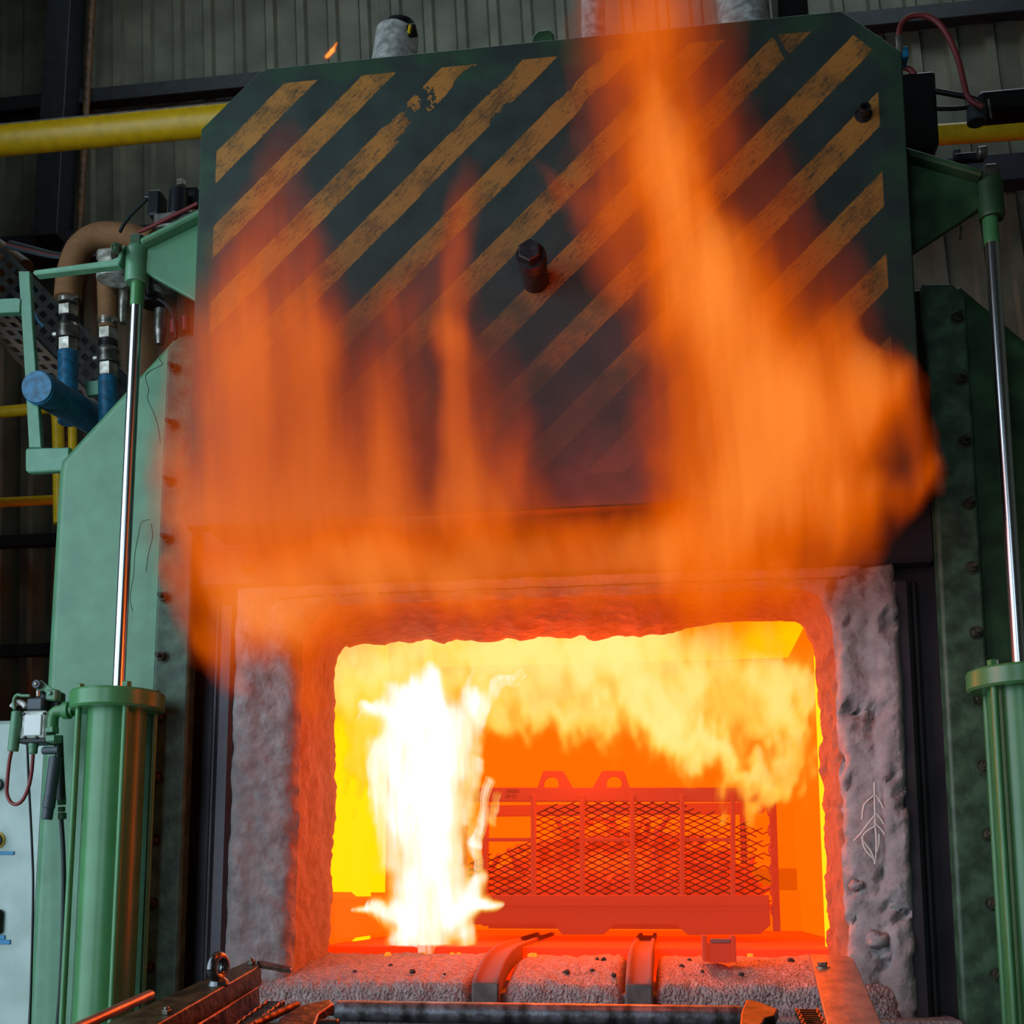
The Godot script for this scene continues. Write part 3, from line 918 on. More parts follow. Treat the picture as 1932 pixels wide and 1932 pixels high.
# ------------------------------------------------------------------ hydraulic cylinders
func build_cylinders() -> void:
	for side in [-1, 1]:
		var x: float = MID + side * 1.163
		var z := 0.18
		var t := thing("hydraulic_cylinder", Vector3(x, 0.35, z), "green hydraulic cylinder with mirror-bright piston rod beside the limit switch" if side < 0 else "green hydraulic cylinder at the unlit side, its rod mostly in shadow", "cylinder", "door lift cylinders")
		var base := Transform3D(Basis.IDENTITY, Vector3(x, 0, z))
		put(t, "barrel", lathe([Vector2(0.0, 0.40), Vector2(0.078, 0.40), Vector2(0.078, 1.768), Vector2(0.0, 1.768)], 64, base), M.cylinder_green)
		put(t, "head_flange", lathe([Vector2(0.02, 1.762), Vector2(0.118, 1.762), Vector2(0.124, 1.768), Vector2(0.124, 1.806), Vector2(0.121, 1.811), Vector2(0.116, 1.813), Vector2(0.02, 1.813)], 64, base), M.cylinder_green)
		put(t, "foot_flange", lathe([Vector2(0.0, 0.35), Vector2(0.124, 0.35), Vector2(0.124, 0.40), Vector2(0.0, 0.40)], 48, base), M.cylinder_green)
		put(t, "piston_rod", lathe([Vector2(0.0, 1.80), Vector2(0.0168, 1.80), Vector2(0.0168, 2.955), Vector2(0.013, 2.96), Vector2(0.013, 3.02), Vector2(0, 3.02)], 40, base), M.chrome)
		put(t, "rod_thread", lathe([Vector2(0.0168, 2.93), Vector2(0.0195, 2.935), Vector2(0.0195, 3.0), Vector2(0.0, 3.0)], 32, base), M.cylinder_green)
		for k in 4:
			var a := PI / 4 + k * PI / 2 + 0.12
			var p := Vector3(x + 0.1 * cos(a), 0, z + 0.1 * sin(a))
			put(t, "tie_rod", rod(p + Vector3(0, 0.39, 0), p + Vector3(0, 1.765, 0), 0.0085, 16), M.cylinder_green)
		for k in 4:
			var a := PI / 4 + k * PI / 2 + 0.12
			var p := Vector3(x + 0.1 * cos(a), 0, z + 0.1 * sin(a))
			var st := begin()
			add_hex(st, p + Vector3(0, 1.813, 0), p + Vector3(0, 1.828, 0), 0.013)
			put(t, "nut", st.commit(), M.cylinder_green)

# ------------------------------------------------------------------ basket of hot parts
func build_basket() -> void:
	var z := -0.9
	var b := thing("heat_treatment_basket", Vector3(0.1, 1.14, -1.2), "red-hot welded steel basket with two lifting lugs inside the furnace", "basket")
	# front frame
	put(b, "top_rail", slab(PackedVector2Array([Vector2(-0.4821, 1.6441), Vector2(0.5458, 1.6309), Vector2(0.5513, 1.5823), Vector2(-0.4819, 1.5938)]), z - 0.02, z, 0.003), M.hot_basket)
	var st := begin()
	add_holed(st, PackedVector2Array([Vector2(-0.2146, 1.6369), Vector2(-0.1939, 1.6978), Vector2(-0.1236, 1.6967), Vector2(-0.0891, 1.6353), Vector2(-0.0984, 1.6152), Vector2(-0.211, 1.6166)]), Vector3(-0.1655, 1.6511, -0.9).x * Vector2.RIGHT + Vector3(-0.1655, 1.6511, -0.9).y * Vector2.DOWN, 0.026, z - 0.021, z - 0.001)
	put(b, "lifting_lug", st.commit(), M.hot_basket)
	st = begin()
	add_holed(st, PackedVector2Array([Vector2(-0.0231, 1.6345), Vector2(0.0106, 1.6947), Vector2(0.0872, 1.6936), Vector2(0.1063, 1.6329), Vector2(0.1005, 1.6128), Vector2(-0.0141, 1.6142)]), Vector3(0.0515, 1.6501, -0.9).x * Vector2.RIGHT + Vector3(0.0515, 1.6501, -0.9).y * Vector2.DOWN, 0.026, z - 0.021, z - 0.001)
	put(b, "lifting_lug", st.commit(), M.hot_basket)
	for p in [PackedVector2Array([Vector2(-0.4819, 1.6012), Vector2(-0.465, 1.601), Vector2(-0.4634, 1.2522), Vector2(-0.4802, 1.2521)]), PackedVector2Array([Vector2(-0.4067, 1.6004), Vector2(-0.3917, 1.6002), Vector2(-0.3911, 1.2522), Vector2(-0.4059, 1.2522)]), PackedVector2Array([Vector2(-0.2369, 1.6169), Vector2(-0.2202, 1.6167), Vector2(-0.2218, 1.2522), Vector2(-0.2383, 1.2522)]), PackedVector2Array([Vector2(-0.0672, 1.6148), Vector2(-0.0507, 1.6146), Vector2(-0.0545, 1.2523), Vector2(-0.0708, 1.2523)]), PackedVector2Array([Vector2(0.106, 1.6128), Vector2(0.1223, 1.6126), Vector2(0.1163, 1.2524), Vector2(0.1002, 1.2524)]), PackedVector2Array([Vector2(0.2753, 1.6107), Vector2(0.2914, 1.6105), Vector2(0.2834, 1.2525), Vector2(0.2675, 1.2524)]), PackedVector2Array([Vector2(0.4463, 1.6087), Vector2(0.4622, 1.6085), Vector2(0.452, 1.2525), Vector2(0.4363, 1.2525)])]:
		put(b, "upright", slab(p, z - 0.03, z + 0.006, 0.003), M.hot_basket)
	for p in [PackedVector2Array([Vector2(-0.3952, 1.4673), Vector2(-0.2338, 1.4662), Vector2(-0.2339, 1.4534), Vector2(-0.3952, 1.4545)]), PackedVector2Array([Vector2(-0.0559, 1.465), Vector2(0.1072, 1.4639), Vector2(0.107, 1.4512), Vector2(-0.0561, 1.4523)]), PackedVector2Array([Vector2(0.2845, 1.4626), Vector2(0.4457, 1.4615), Vector2(0.4453, 1.449), Vector2(0.2843, 1.4501)]), PackedVector2Array([Vector2(-0.4681, 1.4678), Vector2(-0.4027, 1.4674), Vector2(-0.4026, 1.4545), Vector2(-0.4681, 1.4549)])]:
		put(b, "cross_bar", slab(p, z - 0.02, z, 0.002), M.hot_basket)
	put(b, "skirt_plate", slab(PackedVector2Array([Vector2(-0.5026, 1.2667), Vector2(0.5621, 1.2666), Vector2(0.5641, 1.1705), Vector2(0.5303, 1.1409), Vector2(0.2931, 1.1363), Vector2(0.2516, 1.1713), Vector2(0.0489, 1.1706), Vector2(0.009, 1.1368), Vector2(-0.1315, 1.1362), Vector2(-0.1567, 1.17), Vector2(-0.502, 1.1689)]), z - 0.03, z + 0.004, 0.004), M.hot_basket)
	put(b, "skirt_lip", slab(PackedVector2Array([Vector2(-0.5026, 1.2703), Vector2(0.5622, 1.2701), Vector2(0.561, 1.2333), Vector2(-0.5024, 1.2322)]), z - 0.02, z + 0.012, 0.004), M.hot_basket)
	# right end frame and a back frame
	for p in [Vector3(0.585, 1.40, z - 0.01), Vector3(0.52, 1.40, z - 0.55), Vector3(-0.48, 1.40, z - 0.55)]:
		put(b, "corner_post", boxat(Vector3(0.024, 0.50, 0.024), p, 0.003), M.hot_basket)
	put(b, "end_rail", boxat(Vector3(0.02, 0.045, 0.55), Vector3(0.585, 1.60, z - 0.28), 0.003), M.hot_basket)
	put(b, "end_rail", boxat(Vector3(0.02, 0.10, 0.50), Vector3(0.50, 1.19, z - 0.28), 0.003), M.hot_basket)
	put(b, "back_rail", boxat(Vector3(0.98, 0.045, 0.02), Vector3(0.02, 1.60, z - 0.56), 0.003), M.hot_basket)
	put(b, "back_rail", boxat(Vector3(0.94, 0.10, 0.02), Vector3(0.0, 1.19, z - 0.56), 0.003), M.hot_basket)
	put(b, "base_grid", boxat(Vector3(1.0, 0.02, 0.50), Vector3(0.05, 1.215, z - 0.28), 0.003), M.hot_basket)
	# stamped marks at the rail's left end
	for q in [["F4333", Vector3(-0.3207, 1.6281, -0.9)], ["SP 11", Vector3(-0.3244, 1.6096, -0.9)]]:
		var tm := TextMesh.new()
		tm.text = q[0]
		var fnt := SystemFont.new()
		fnt.font_names = PackedStringArray(["Droid Sans"])
		tm.font = fnt
		tm.font_size = 32
		tm.pixel_size = 0.0005
		tm.depth = 0.003
		tm.horizontal_alignment = HORIZONTAL_ALIGNMENT_LEFT
		tm.vertical_alignment = VERTICAL_ALIGNMENT_CENTER
		put(b, "stamped_mark", tm, M.hot_mesh, Transform3D(Basis.IDENTITY, Vector3(q[1].x, q[1].y, z + 0.001)))
	# locking chain on the right end
	st = begin()
	for k in 11:
		var y := 1.22 + k * 0.033
		var ring := []
		for q in 13:
			var a := TAU * q / 12
			var v := Vector3(cos(a) * 0.008, sin(a) * 0.020, 0)
			if k % 2: v = Vector3(0, v.y, v.x)
			ring.append(Vector3(0.574, y, z + 0.016) + v)
		add_tube(st, PackedVector3Array(ring), 0.003, 6)
	put(b, "locking_chain", st.commit(), M.hot_basket)
	# liner of expanded metal, curling over at the right end: one lattice of zigzag strands
	st = begin()
	var rows := 37
	var dx := 0.047
	var y0 := 1.235
	var dy := 0.0108
	var x0 := -0.50
	var nxt := 46
	var top := func(x: float) -> float: return 1.60 - 0.30 * max(0.0, abs(x - 0.05) - 0.14) - (0.10 if x < -0.25 else 0.0)
	for r in rows:
		for i in nxt:
			var pts := []
			for e in 2:
				var k: int = i + e
				var x := x0 + k * dx / 2
				pts.append(Vector3(x, y0 + r * dy + (dy / 2 if (k + r) % 2 else -dy / 2), z - 0.05 - 0.10 * smoothstep(0.48, 0.62, x)))
			var pa: Vector3 = pts[0]
			if pa.y < top.call(pa.x) and pts[1].x < 0.56 + 0.03 * sin(r * 1.7):
				strip(st, pa, pts[1], 0.0040, 0.005)
	put(b, "mesh_liner", st.commit(), M.hot_mesh)
	# the load: small steel parts in a heap
	var rng := RandomNumberGenerator.new()
	rng.seed = 21
	st = begin()
	add_hex(st, Vector3(0, -0.02, 0), Vector3(0, 0.02, 0), 0.019)
	add_rod(st, Vector3(0, 0.02, 0), Vector3(0, 0.085, 0), 0.011, 10)
	var pm := st.commit()
	for k in 110:
		var x := rng.randf_range(-0.43, 0.52)
		var hh := 0.30 * (1.0 - pow(abs(x - 0.05) / 0.62, 2.0))
		var y := 1.25 + hh * rng.randf()
		var zz := z - 0.10 - rng.randf() * 0.13 - (y - 1.25) * 0.3
		var o := put(self, "steel_part", pm, M.hot_parts, Transform3D(Basis.from_euler(Vector3(rng.randf() * TAU, rng.randf() * TAU, rng.randf() * TAU)), Vector3(x, y, zz)))
		tag(o, "small red-hot headed steel part heaped behind the basket's mesh", "part", "hot parts heaped in the basket")
	# the solid middle of the heap
	var nh := FastNoiseLite.new()
	nh.seed = 77
	nh.frequency = 11.0
	var heap := []
	for i in 20:
		var row := []
		for k in 80:
			var x: float = lerp(-0.47, 0.55, k / 79.0)
			var u := i / 19.0
			var hh: float = 0.27 * (1.0 - pow(absf(x - 0.05) / 0.60, 2.4)) * sqrt(maxf(0.0, 1.0 - pow(1.0 - u, 2.0))) + 0.03 * nh.get_noise_2d(x * 2.0, u)
			row.append(Vector3(x, 1.222 + maxf(0.0, hh), z - 0.10 - 0.30 * u))
		heap.append(row)
	put(b, "heaped_load", grid_mesh(heap, false), M.hot_parts)

func strip(st: SurfaceTool, a: Vector3, b: Vector3, w: float, t: float) -> void:
	var d := (b - a).normalized()
	var n := Vector3(-d.y, d.x, 0).normalized() * w / 2
	var q := Vector3(0, 0, t / 2)
	quad(st, a + n + q, b + n + q, b - n + q, a - n + q, Vector3.BACK)
	quad(st, a + n - q, b + n - q, b - n - q, a - n - q, Vector3.FORWARD)
	quad(st, a + n + q, b + n + q, b + n - q, a + n - q, n.normalized())
	quad(st, a - n + q, b - n + q, b - n - q, a - n - q, -n.normalized())

# ------------------------------------------------------------------ skid rails over the sill
func build_skid_rails() -> void:
	var prof := [[0.048, 1.0], [0.050, 1.028], [0.040, 1.046], [0.015, 1.058], [-0.05, 1.078], [-0.12, 1.094], [-0.22, 1.108], [-0.34, 1.116], [-0.5, 1.12], [-0.9, 1.122], [-1.5, 1.122]]
	var names := ["curved steel skid rail over the sill, nearest the white burner flame", "curved steel skid rail over the sill in front of the basket's middle"]
	for k in 2:
		var x: float = [-0.250, 0.149][k]
		var t := thing("skid_rail", Vector3(x, 1.0, -0.1), names[k], "rail", "skid rails over the sill")
		var w: float = [0.072, 0.07][k]
		var rows := []
		for q in [[-0.5, -0.045], [-0.5, 0.0], [-0.44, 0.004], [-0.32, 0.004], [-0.26, -0.006], [0.26, -0.006], [0.32, 0.004], [0.44, 0.004], [0.5, 0.0], [0.5, -0.045]]:
			var row := []
			for p in prof: row.append(Vector3(x + q[0] * w, p[1] + q[1], p[0]))
			rows.append(row)
		var front := []
		put(t, "rail_strap", grid_mesh(rows, true), M.hot_rail)
		put(t, "front_cover", boxat(Vector3(w * 0.98, 0.062, 0.012), Vector3(x, 1.014, 0.048), 0.004), M.steel_worn)
		put(t, "mortar_pad", boxat(Vector3(w * 0.98, 0.03, 0.02), Vector3(x, 0.972, 0.046), 0.004), M.pale_plate)
	var t2 := thing("skid_block", Vector3(0.3605, 1.113, -0.16), "short glowing red steel block sunk in the sill right of the skid rails", "block")
	var c := Vector3(0.3609, 1.1272, -0.16)
	put(t2, "side_cheek", boxat(Vector3(0.012, 0.07, 0.12), c + Vector3(-0.038, 0, 0), 0.003), M.hot_basket)
	put(t2, "side_cheek", boxat(Vector3(0.012, 0.07, 0.12), c + Vector3(0.038, 0, 0), 0.003), M.hot_basket)
	put(t2, "front_pad", boxat(Vector3(0.064, 0.05, 0.10), c + Vector3(0, -0.012, 0.0), 0.003), M.hot_basket)
	put(t2, "top_pad", boxat(Vector3(0.055, 0.012, 0.05), c + Vector3(0.004, 0.02, 0.03), 0.003), M.hot_rail)


# ------------------------------------------------------------------ loading table in the foreground
func build_table() -> void:
	var N := Vector3(0, 0.98776, 0.15596)
	var xf := Transform3D(Basis(Vector3.RIGHT, Vector3(0, 0.15596, -0.98776), N), Vector3(0, 1.12, 0.1))
	var t := thing("loading_table", Vector3(0.0, 0.0, 0.6), "sloping steel loading table with roller and guide plates before the furnace mouth", "table")
	var L := func(v: Vector2, h := 0.0) -> Vector3: return xf * Vector3(v.x, v.y, h)
	# left guide beam
	var beam := put(t, "guide_beam", slab(PackedVector2Array([Vector2(-0.873, -0.2949), Vector2(-0.84, -0.103), Vector2(-0.7891, -0.1511), Vector2(-0.8204, -0.9175), Vector2(-0.9489, -0.9255)]), -0.05, 0.0, 0.005, 3, xf), M.brown_green)
	put(beam, "bent_lip", slab(PackedVector2Array([Vector2(-0.811, -0.1209), Vector2(-0.7917, -0.1202), Vector2(-0.6951, -0.1899), Vector2(-0.6896, -0.2191), Vector2(-0.7848, -0.1632)]), -0.006, 0.004, 0.002, 1, xf), M.brown_steel)
	put(beam, "inner_web", slab(PackedVector2Array([Vector2(-0.7814, -0.211), Vector2(-0.7818, -0.1872), Vector2(-0.8104, -0.9435), Vector2(-0.8265, -0.9445)]), -0.11, -0.045, 0.004, 1, xf), M.brown_steel)
	var e: Vector3 = L.call(Vector2(-0.8189, -0.358))
	var st := begin()
	add_lathe(st, [Vector2(0, -0.004), Vector2(0.024, -0.004), Vector2(0.026, 0.0), Vector2(0.022, 0.010), Vector2(0.014, 0.016), Vector2(0.0, 0.017)], 24, Transform3D(xf.basis * Basis(Vector3.RIGHT, PI / 2), e))
	var eye := put(beam, "lifting_eye", st.commit(), M.steel_polish)
	var ring := []
	var axis := Vector3(0.96, 0.0, 0.28).normalized()
	var side := axis.cross(N).normalized()
	for k in 29:
		var a := TAU * k / 28
		ring.append(e + N * 0.040 + (N * sin(a) + side * cos(a)) * 0.024)
	st = begin()
	add_tube(st, PackedVector3Array(ring), 0.0125, 16)
	put(eye, "ring", st.commit(), M.steel_polish)
	for p in [Vector2(-0.8159, -0.146), Vector2(-0.8256, -0.6314)]:
		st = begin()
		add_hex(st, L.call(p, 0.0), L.call(p, 0.010), 0.011)
		add_rod(st, L.call(p, 0.0), L.call(p, 0.016), 0.006, 10)
		put(beam, "bolt", st.commit(), M.steel)
	put(t, "push_bar", rod(Vector3(-0.9928, 1.0366, 0.4362), Vector3(-1.0396, 0.9667, 0.8785), 0.0125, 20), M.plate_steel)
	put(t, "drive_shaft", rod(Vector3(-0.5966, 1.0285, 0.5514), Vector3(-0.6629, 0.9851, 0.8259), 0.0095, 20), M.brown_steel)
	# cross roller
	var a := Vector3(-0.5918, 0.986, 0.25)
	var b := Vector3(0.3928, 0.9964, 0.25)
	b.y = a.y
	st = begin()
	add_rod(st, a, b, 0.0255, 40, 0.004)
	var ro := put(t, "roller", st.commit(), M.roller_steel)
	st = begin()
	add_rod(st, a + Vector3(-0.02, 0, 0), a, 0.012, 16)
	add_rod(st, b, b + Vector3(0.02, 0, 0), 0.012, 16)
	put(ro, "axle_stub", st.commit(), M.steel_dark)
	put(t, "bearing_bracket", slab(PackedVector2Array([Vector2(-0.5561, -0.7274), Vector2(-0.5743, -0.6477), Vector2(-0.5648, -0.5426), Vector2(-0.5136, -0.4844), Vector2(-0.4947, -0.5208), Vector2(-0.5024, -0.6014), Vector2(-0.484, -0.6918), Vector2(-0.4459, -0.7891), Vector2(-0.5333, -0.7943)]), -0.02, 0.0, 0.005, 2, xf), M.brown_steel)
	put(t, "bearing_bracket", slab(PackedVector2Array([Vector2(0.3574, -0.6756), Vector2(0.3687, -0.5472), Vector2(0.3867, -0.4408), Vector2(0.4108, -0.4578), Vector2(0.4467, -0.5177), Vector2(0.4351, -0.5729), Vector2(0.4145, -0.5943), Vector2(0.4019, -0.6463), Vector2(0.4112, -0.7023), Vector2(0.3543, -0.7239)]), -0.02, 0.0, 0.005, 2, xf), M.brown_steel)
	put(t, "bearing", rod(L.call(Vector2(-0.4898, -0.6431), -0.02), L.call(Vector2(-0.45, -0.641), -0.02), 0.017, 24), M.black)  # black plug standing for the shade inside the bracket's hole
	put(t, "bearing", rod(L.call(Vector2(0.3696, -0.6128), -0.02), L.call(Vector2(0.3898, -0.6196), -0.02), 0.012, 24), M.black)
	# cover plate on the right
	var cp := put(t, "cover_plate", slab(PackedVector2Array([Vector2(0.5756, 0.0273), Vector2(0.6637, 0.0049), Vector2(0.6751, -0.0196), Vector2(0.6334, -0.6219), Vector2(0.6155, -0.9195), Vector2(0.5071, -0.9267)]), -0.012, 0.0, 0.003, 2, xf), M.plate_steel)
	st = begin()
	var q: Vector2 = Vector2(0.5867, -0.1239)
	add_lathe(st, [Vector2(0, 0), Vector2(0.017, 0), Vector2(0.017, 0.003), Vector2(0, 0.003)], 20, Transform3D(along(N), L.call(q)))
	add_hex(st, L.call(q, 0.003), L.call(q, 0.013), 0.0115)
	put(cp, "bolt", st.commit(), M.steel_bright)
	for p in [[-0.72, 0.55], [0.62, 0.45], [-0.80, 1.0], [0.60, 0.9]]:
		put(t, "leg", boxat(Vector3(0.07, 0.9, 0.07), Vector3(p[0], 0.45, p[1])), M.green_dark)
	put(t, "cross_beam", boxat(Vector3(1.5, 0.06, 0.06), Vector3(-0.08, 0.90, 0.5)), M.green_dark)
	# drive chains
	for k in 2:
		var c := thing("drive_chain", [Vector3(-0.6764, 1.0373, 0.4315), Vector3(0.5202, 1.0314, 0.4687)][k], ["sooty roller chain beside the left guide beam of the table", "scorched roller chain beside the flat cover plate"][k], "chain", "table drive chains")
		var p0: Vector2 = [Vector2(-0.6502, -0.4524), Vector2(0.5107, -0.4619)][k]
		var w: float = [0.044, 0.05][k]
		for i in 14:
			var y := p0.y - i * 0.0165
			var o := Vector3(p0.x, y, -0.02)
			st = begin()
			add_rod(st, xf * (o + Vector3(-w / 2, 0, 0)), xf * (o + Vector3(w / 2, 0, 0)), 0.0052, 10, 0.001)
			for s in [-1.0, 1.0]:
				var inn: float = 0.36 if i % 2 else 0.44
				add_box(st, Vector3(0.0035, 0.024, 0.015), xf * Transform3D(Basis.IDENTITY, o + Vector3(s * w * inn, -0.008, 0)), 0.001)
			put(c, "chain_link", st.commit(), M.brown_steel if (i + k) % 3 else M.steel_dark)

# ------------------------------------------------------------------ control cabinet, limit switch and hoses on the left
func build_left_cluster() -> void:
	var st: SurfaceTool
	# cabinet
	var c := thing("control_cabinet", Vector3(-2.1, 0.0, -0.3), "pale grey-green control cabinet with blue label strips at the left edge", "cabinet")
	put(c, "body", boxat(Vector3(1.1, 1.79, 0.45), Vector3(-2.145, 0.895, -0.33), 0.012), M.cabinet)
	for p in [[Vector3(-1.7927, 1.3932, -0.1), Vector3(-1.6801, 1.3927, -0.1), 0.010], [Vector3(-1.7746, 1.134, -0.1), Vector3(-1.6749, 1.1345, -0.1), 0.013]]:
		var a: Vector3 = p[0]
		var b: Vector3 = p[1]
		put(c, "label_strip", boxat(Vector3(b.x - a.x, p[2], 0.004), Vector3((a.x + b.x) / 2, b.y, -0.103), 0.001), M.label_blue)
	put(c, "label_tab", boxat(Vector3(0.06, 0.012, 0.004), Vector3(-1.7222, 1.148, -0.1) + Vector3(0, 0, -0.003), 0.001), M.label_blue)
	var kp := Vector3(-1.7379, 1.4304, -0.1)
	var kn := put(c, "selector_knob", lathe([Vector2(0, 0), Vector2(0.022, 0), Vector2(0.022, 0.012), Vector2(0.016, 0.014), Vector2(0.014, 0.032), Vector2(0, 0.034)], 24, Transform3D(along(Vector3.BACK), Vector3(kp.x, kp.y, -0.105))), M.black)
	put(kn, "collar", lathe([Vector2(0.02, 0), Vector2(0.027, 0), Vector2(0.026, 0.006), Vector2(0.02, 0.007)], 24, Transform3D(along(Vector3.BACK), Vector3(kp.x, kp.y, -0.105))), M.yellow)
	var k2 := Vector3(-1.7474, 1.5956, -0.1)
	put(c, "push_button", lathe([Vector2(0, 0), Vector2(0.02, 0), Vector2(0.02, 0.014), Vector2(0, 0.016)], 24, Transform3D(along(Vector3.BACK), Vector3(k2.x, k2.y, -0.105))), M.black)
	var hp := Vector3(-1.7252, 1.1923, -0.1)
	var hd := put(c, "meter", boxat(Vector3(0.05, 0.072, 0.016), Vector3(hp.x, hp.y, -0.098), 0.007), M.black)
	put(hd, "face", boxat(Vector3(0.036, 0.058, 0.008), Vector3(hp.x, hp.y, -0.0915), 0.004), M.label_white)

	# limit switch
	var z := 0.2
	var s := thing("limit_switch", Vector3(-1.4658, 1.6864, 0.2), "weathered white limit switch with green roller lever and red cable loop", "switch")
	var bc := Vector3(-1.4684, 1.727, 0.2)
	put(s, "body", boxat(Vector3(0.074, 0.078, 0.06), bc + Vector3(0, 0, -0.03), 0.006), M.pale_plate)
	put(s, "cover_plate", boxat(Vector3(0.050, 0.058, 0.006), bc + Vector3(0.001, -0.001, 0.002), 0.002), M.label_white)
	put(s, "base_block", boxat(Vector3(0.08, 0.014, 0.062), bc + Vector3(0, -0.043, -0.03), 0.003), M.rubber)
	for q in [[-0.029, 0.03], [0.031, 0.03], [-0.022, -0.035], [0.012, -0.035]]:
		st = begin()
		add_rod(st, bc + Vector3(q[0], q[1], -0.004), bc + Vector3(q[0], q[1], 0.004), 0.004, 10, 0.001)
		put(s, "screw", st.commit(), M.black)
	var hc := Vector3(-1.4704, 1.7853, 0.2)
	put(s, "head", boxat(Vector3(0.048, 0.036, 0.05), hc + Vector3(0, 0, -0.028), 0.005), M.grey_hose)
	put(s, "plunger", rod(Vector3(-1.4692, 1.8062, 0.18), Vector3(-1.4703, 1.8254, 0.18), 0.0062, 14), M.steel_bright)
	var rp := Vector3(-1.4724, 1.8413, 0.185)
	st = begin()
	add_rod(st, rp + Vector3(0, 0, -0.012), rp + Vector3(0, 0, 0.006), 0.0125, 24)
	var rl := put(s, "roller", st.commit(), M.grey_hose)
	put(rl, "axle", rod(rp + Vector3(0, 0, 0.005), rp + Vector3(0, 0, 0.010), 0.005, 14), M.steel)
	put(s, "lever", slab(PackedVector2Array([Vector2(-1.4802, 1.8306), Vector2(-1.4694, 1.8554), Vector2(-1.4531, 1.8432), Vector2(-1.4275, 1.8279), Vector2(-1.4113, 1.8157), Vector2(-1.42, 1.8057), Vector2(-1.4358, 1.8119), Vector2(-1.4549, 1.8212), Vector2(-1.4613, 1.8258), Vector2(-1.464, 1.8185), Vector2(-1.4764, 1.8188)]), 0.166, 0.174, 0.002), M.green_light)
	var pv := Vector3(-1.4341, 1.8157, 0.18)
	var pb := put(s, "pivot_block", boxat(Vector3(0.032, 0.032, 0.03), pv + Vector3(0.002, -0.004, -0.012), 0.004), M.green)
	put(pb, "pivot_pin", rod(pv + Vector3(0, 0, 0.002), pv + Vector3(0, 0, 0.010), 0.006, 14), M.green_light)
	put(s, "pivot_mount", boxat(Vector3(0.06, 0.05, 0.04), Vector3(-1.4506, 1.8006, 0.14), 0.004), M.black)
	put(s, "conduit_sleeve", lathe([Vector2(0, 0), Vector2(0.0135, 0), Vector2(0.0145, 0.004), Vector2(0.0145, 0.106), Vector2(0.012, 0.11), Vector2(0, 0.11)], 24, Transform3D(Basis(Vector3.BACK, -0.05), Vector3(-1.5222, 1.6555, 0.2))), M.green)
	put(s, "earth_strap", tube([Vector3(-1.5251, 1.7705, 0.2), Vector3(-1.5283, 1.7969, 0.2), Vector3(-1.5199, 1.8099, 0.2), Vector3(-1.5043, 1.808, 0.2), Vector3(-1.4826, 1.8075, 0.2)], 0.0045, 8), M.green)
	put(s, "elbow_bracket", tube([Vector3(-1.5392, 1.7782, 0.19), Vector3(-1.5246, 1.7926, 0.19), Vector3(-1.5056, 1.7863, 0.19), Vector3(-1.4988, 1.7773, 0.19)], 0.008, 10), M.aluminium)
	put(s, "cable_gland", lathe([Vector2(0, -0.032), Vector2(0.010, -0.032), Vector2(0.012, -0.028), Vector2(0.012, -0.014), Vector2(0.0135, -0.013), Vector2(0.0135, 0.0), Vector2(0, 0.0)], 20, Transform3D(Basis.IDENTITY, Vector3(-1.4725, 1.6812, 0.185))), M.green)
	put(s, "red_cable", tube([Vector3(-1.5346, 1.6619, 0.185), Vector3(-1.54, 1.6272, 0.185), Vector3(-1.5424, 1.5694, 0.185), Vector3(-1.5405, 1.5405, 0.185), Vector3(-1.5283, 1.5188, 0.185), Vector3(-1.5111, 1.5129, 0.185), Vector3(-1.4935, 1.5256, 0.185), Vector3(-1.4801, 1.557, 0.185), Vector3(-1.4734, 1.5972, 0.185), Vector3(-1.472, 1.6478, 0.185)], 0.0050, 12), M.red_hose)
	put(s, "signal_cable", tube([Vector3(-1.5403, 1.6889, 0.1), Vector3(-1.5286, 1.5771, 0.1), Vector3(-1.5081, 1.4008, 0.1), Vector3(-1.496, 1.2561, 0.1), Vector3(-1.4848, 0.928, 0.1), Vector3(-1.485, 0.8337, 0.1)], 0.0035, 8), M.black)

	# pressure port with elbow, tee handle and hoses
	var v := thing("port_fitting", Vector3(-1.4105, 1.681, 0.2), "green pipe elbow and stacked fittings screwed to the left cylinder head", "fitting")
	put(v, "elbow", tube([Vector3(-1.3651, 1.7672, 0.18), Vector3(-1.3897, 1.7677, 0.18), Vector3(-1.4111, 1.7652, 0.18), Vector3(-1.4227, 1.7538, 0.18), Vector3(-1.4246, 1.7334, 0.18), Vector3(-1.4234, 1.713, 0.18)], 0.0165, 20), M.cylinder_green)
	st = begin()
	add_lathe(st, [Vector2(0, -0.008), Vector2(0.024, -0.008), Vector2(0.024, 0.008), Vector2(0, 0.008)], 24, Transform3D(along(Vector3.RIGHT), Vector3(-1.3835, 1.7676, 0.18)))
	put(v, "union_collar", st.commit(), M.cylinder_green)
	st = begin()
	add_hex(st, Vector3(-1.4239, 1.7217, 0.18), Vector3(-1.4229, 1.7057, 0.18), 0.020)
	add_hex(st, Vector3(-1.4179, 1.6983, 0.18), Vector3(-1.4168, 1.6794, 0.18), 0.024)
	put(v, "hex_union", st.commit(), M.green)
	put(v, "tee_handle", rod(Vector3(-1.4364, 1.6555, 0.2), Vector3(-1.3877, 1.6561, 0.2), 0.0105, 18), M.grey_hose)
	st = begin()
	add_lathe(st, [Vector2(0, 0), Vector2(0.0125, 0), Vector2(0.0145, 0.004), Vector2(0.0145, 0.03), Vector2(0.0165, 0.032), Vector2(0.017, 0.06), Vector2(0.0155, 0.064), Vector2(0.017, 0.168), Vector2(0.0, 0.172)], 24, Transform3D(Basis(Vector3.BACK, -0.09), Vector3(-1.4186, 1.4703, 0.19)))
	put(v, "hose_ferrule", st.commit(), M.grey_hose)
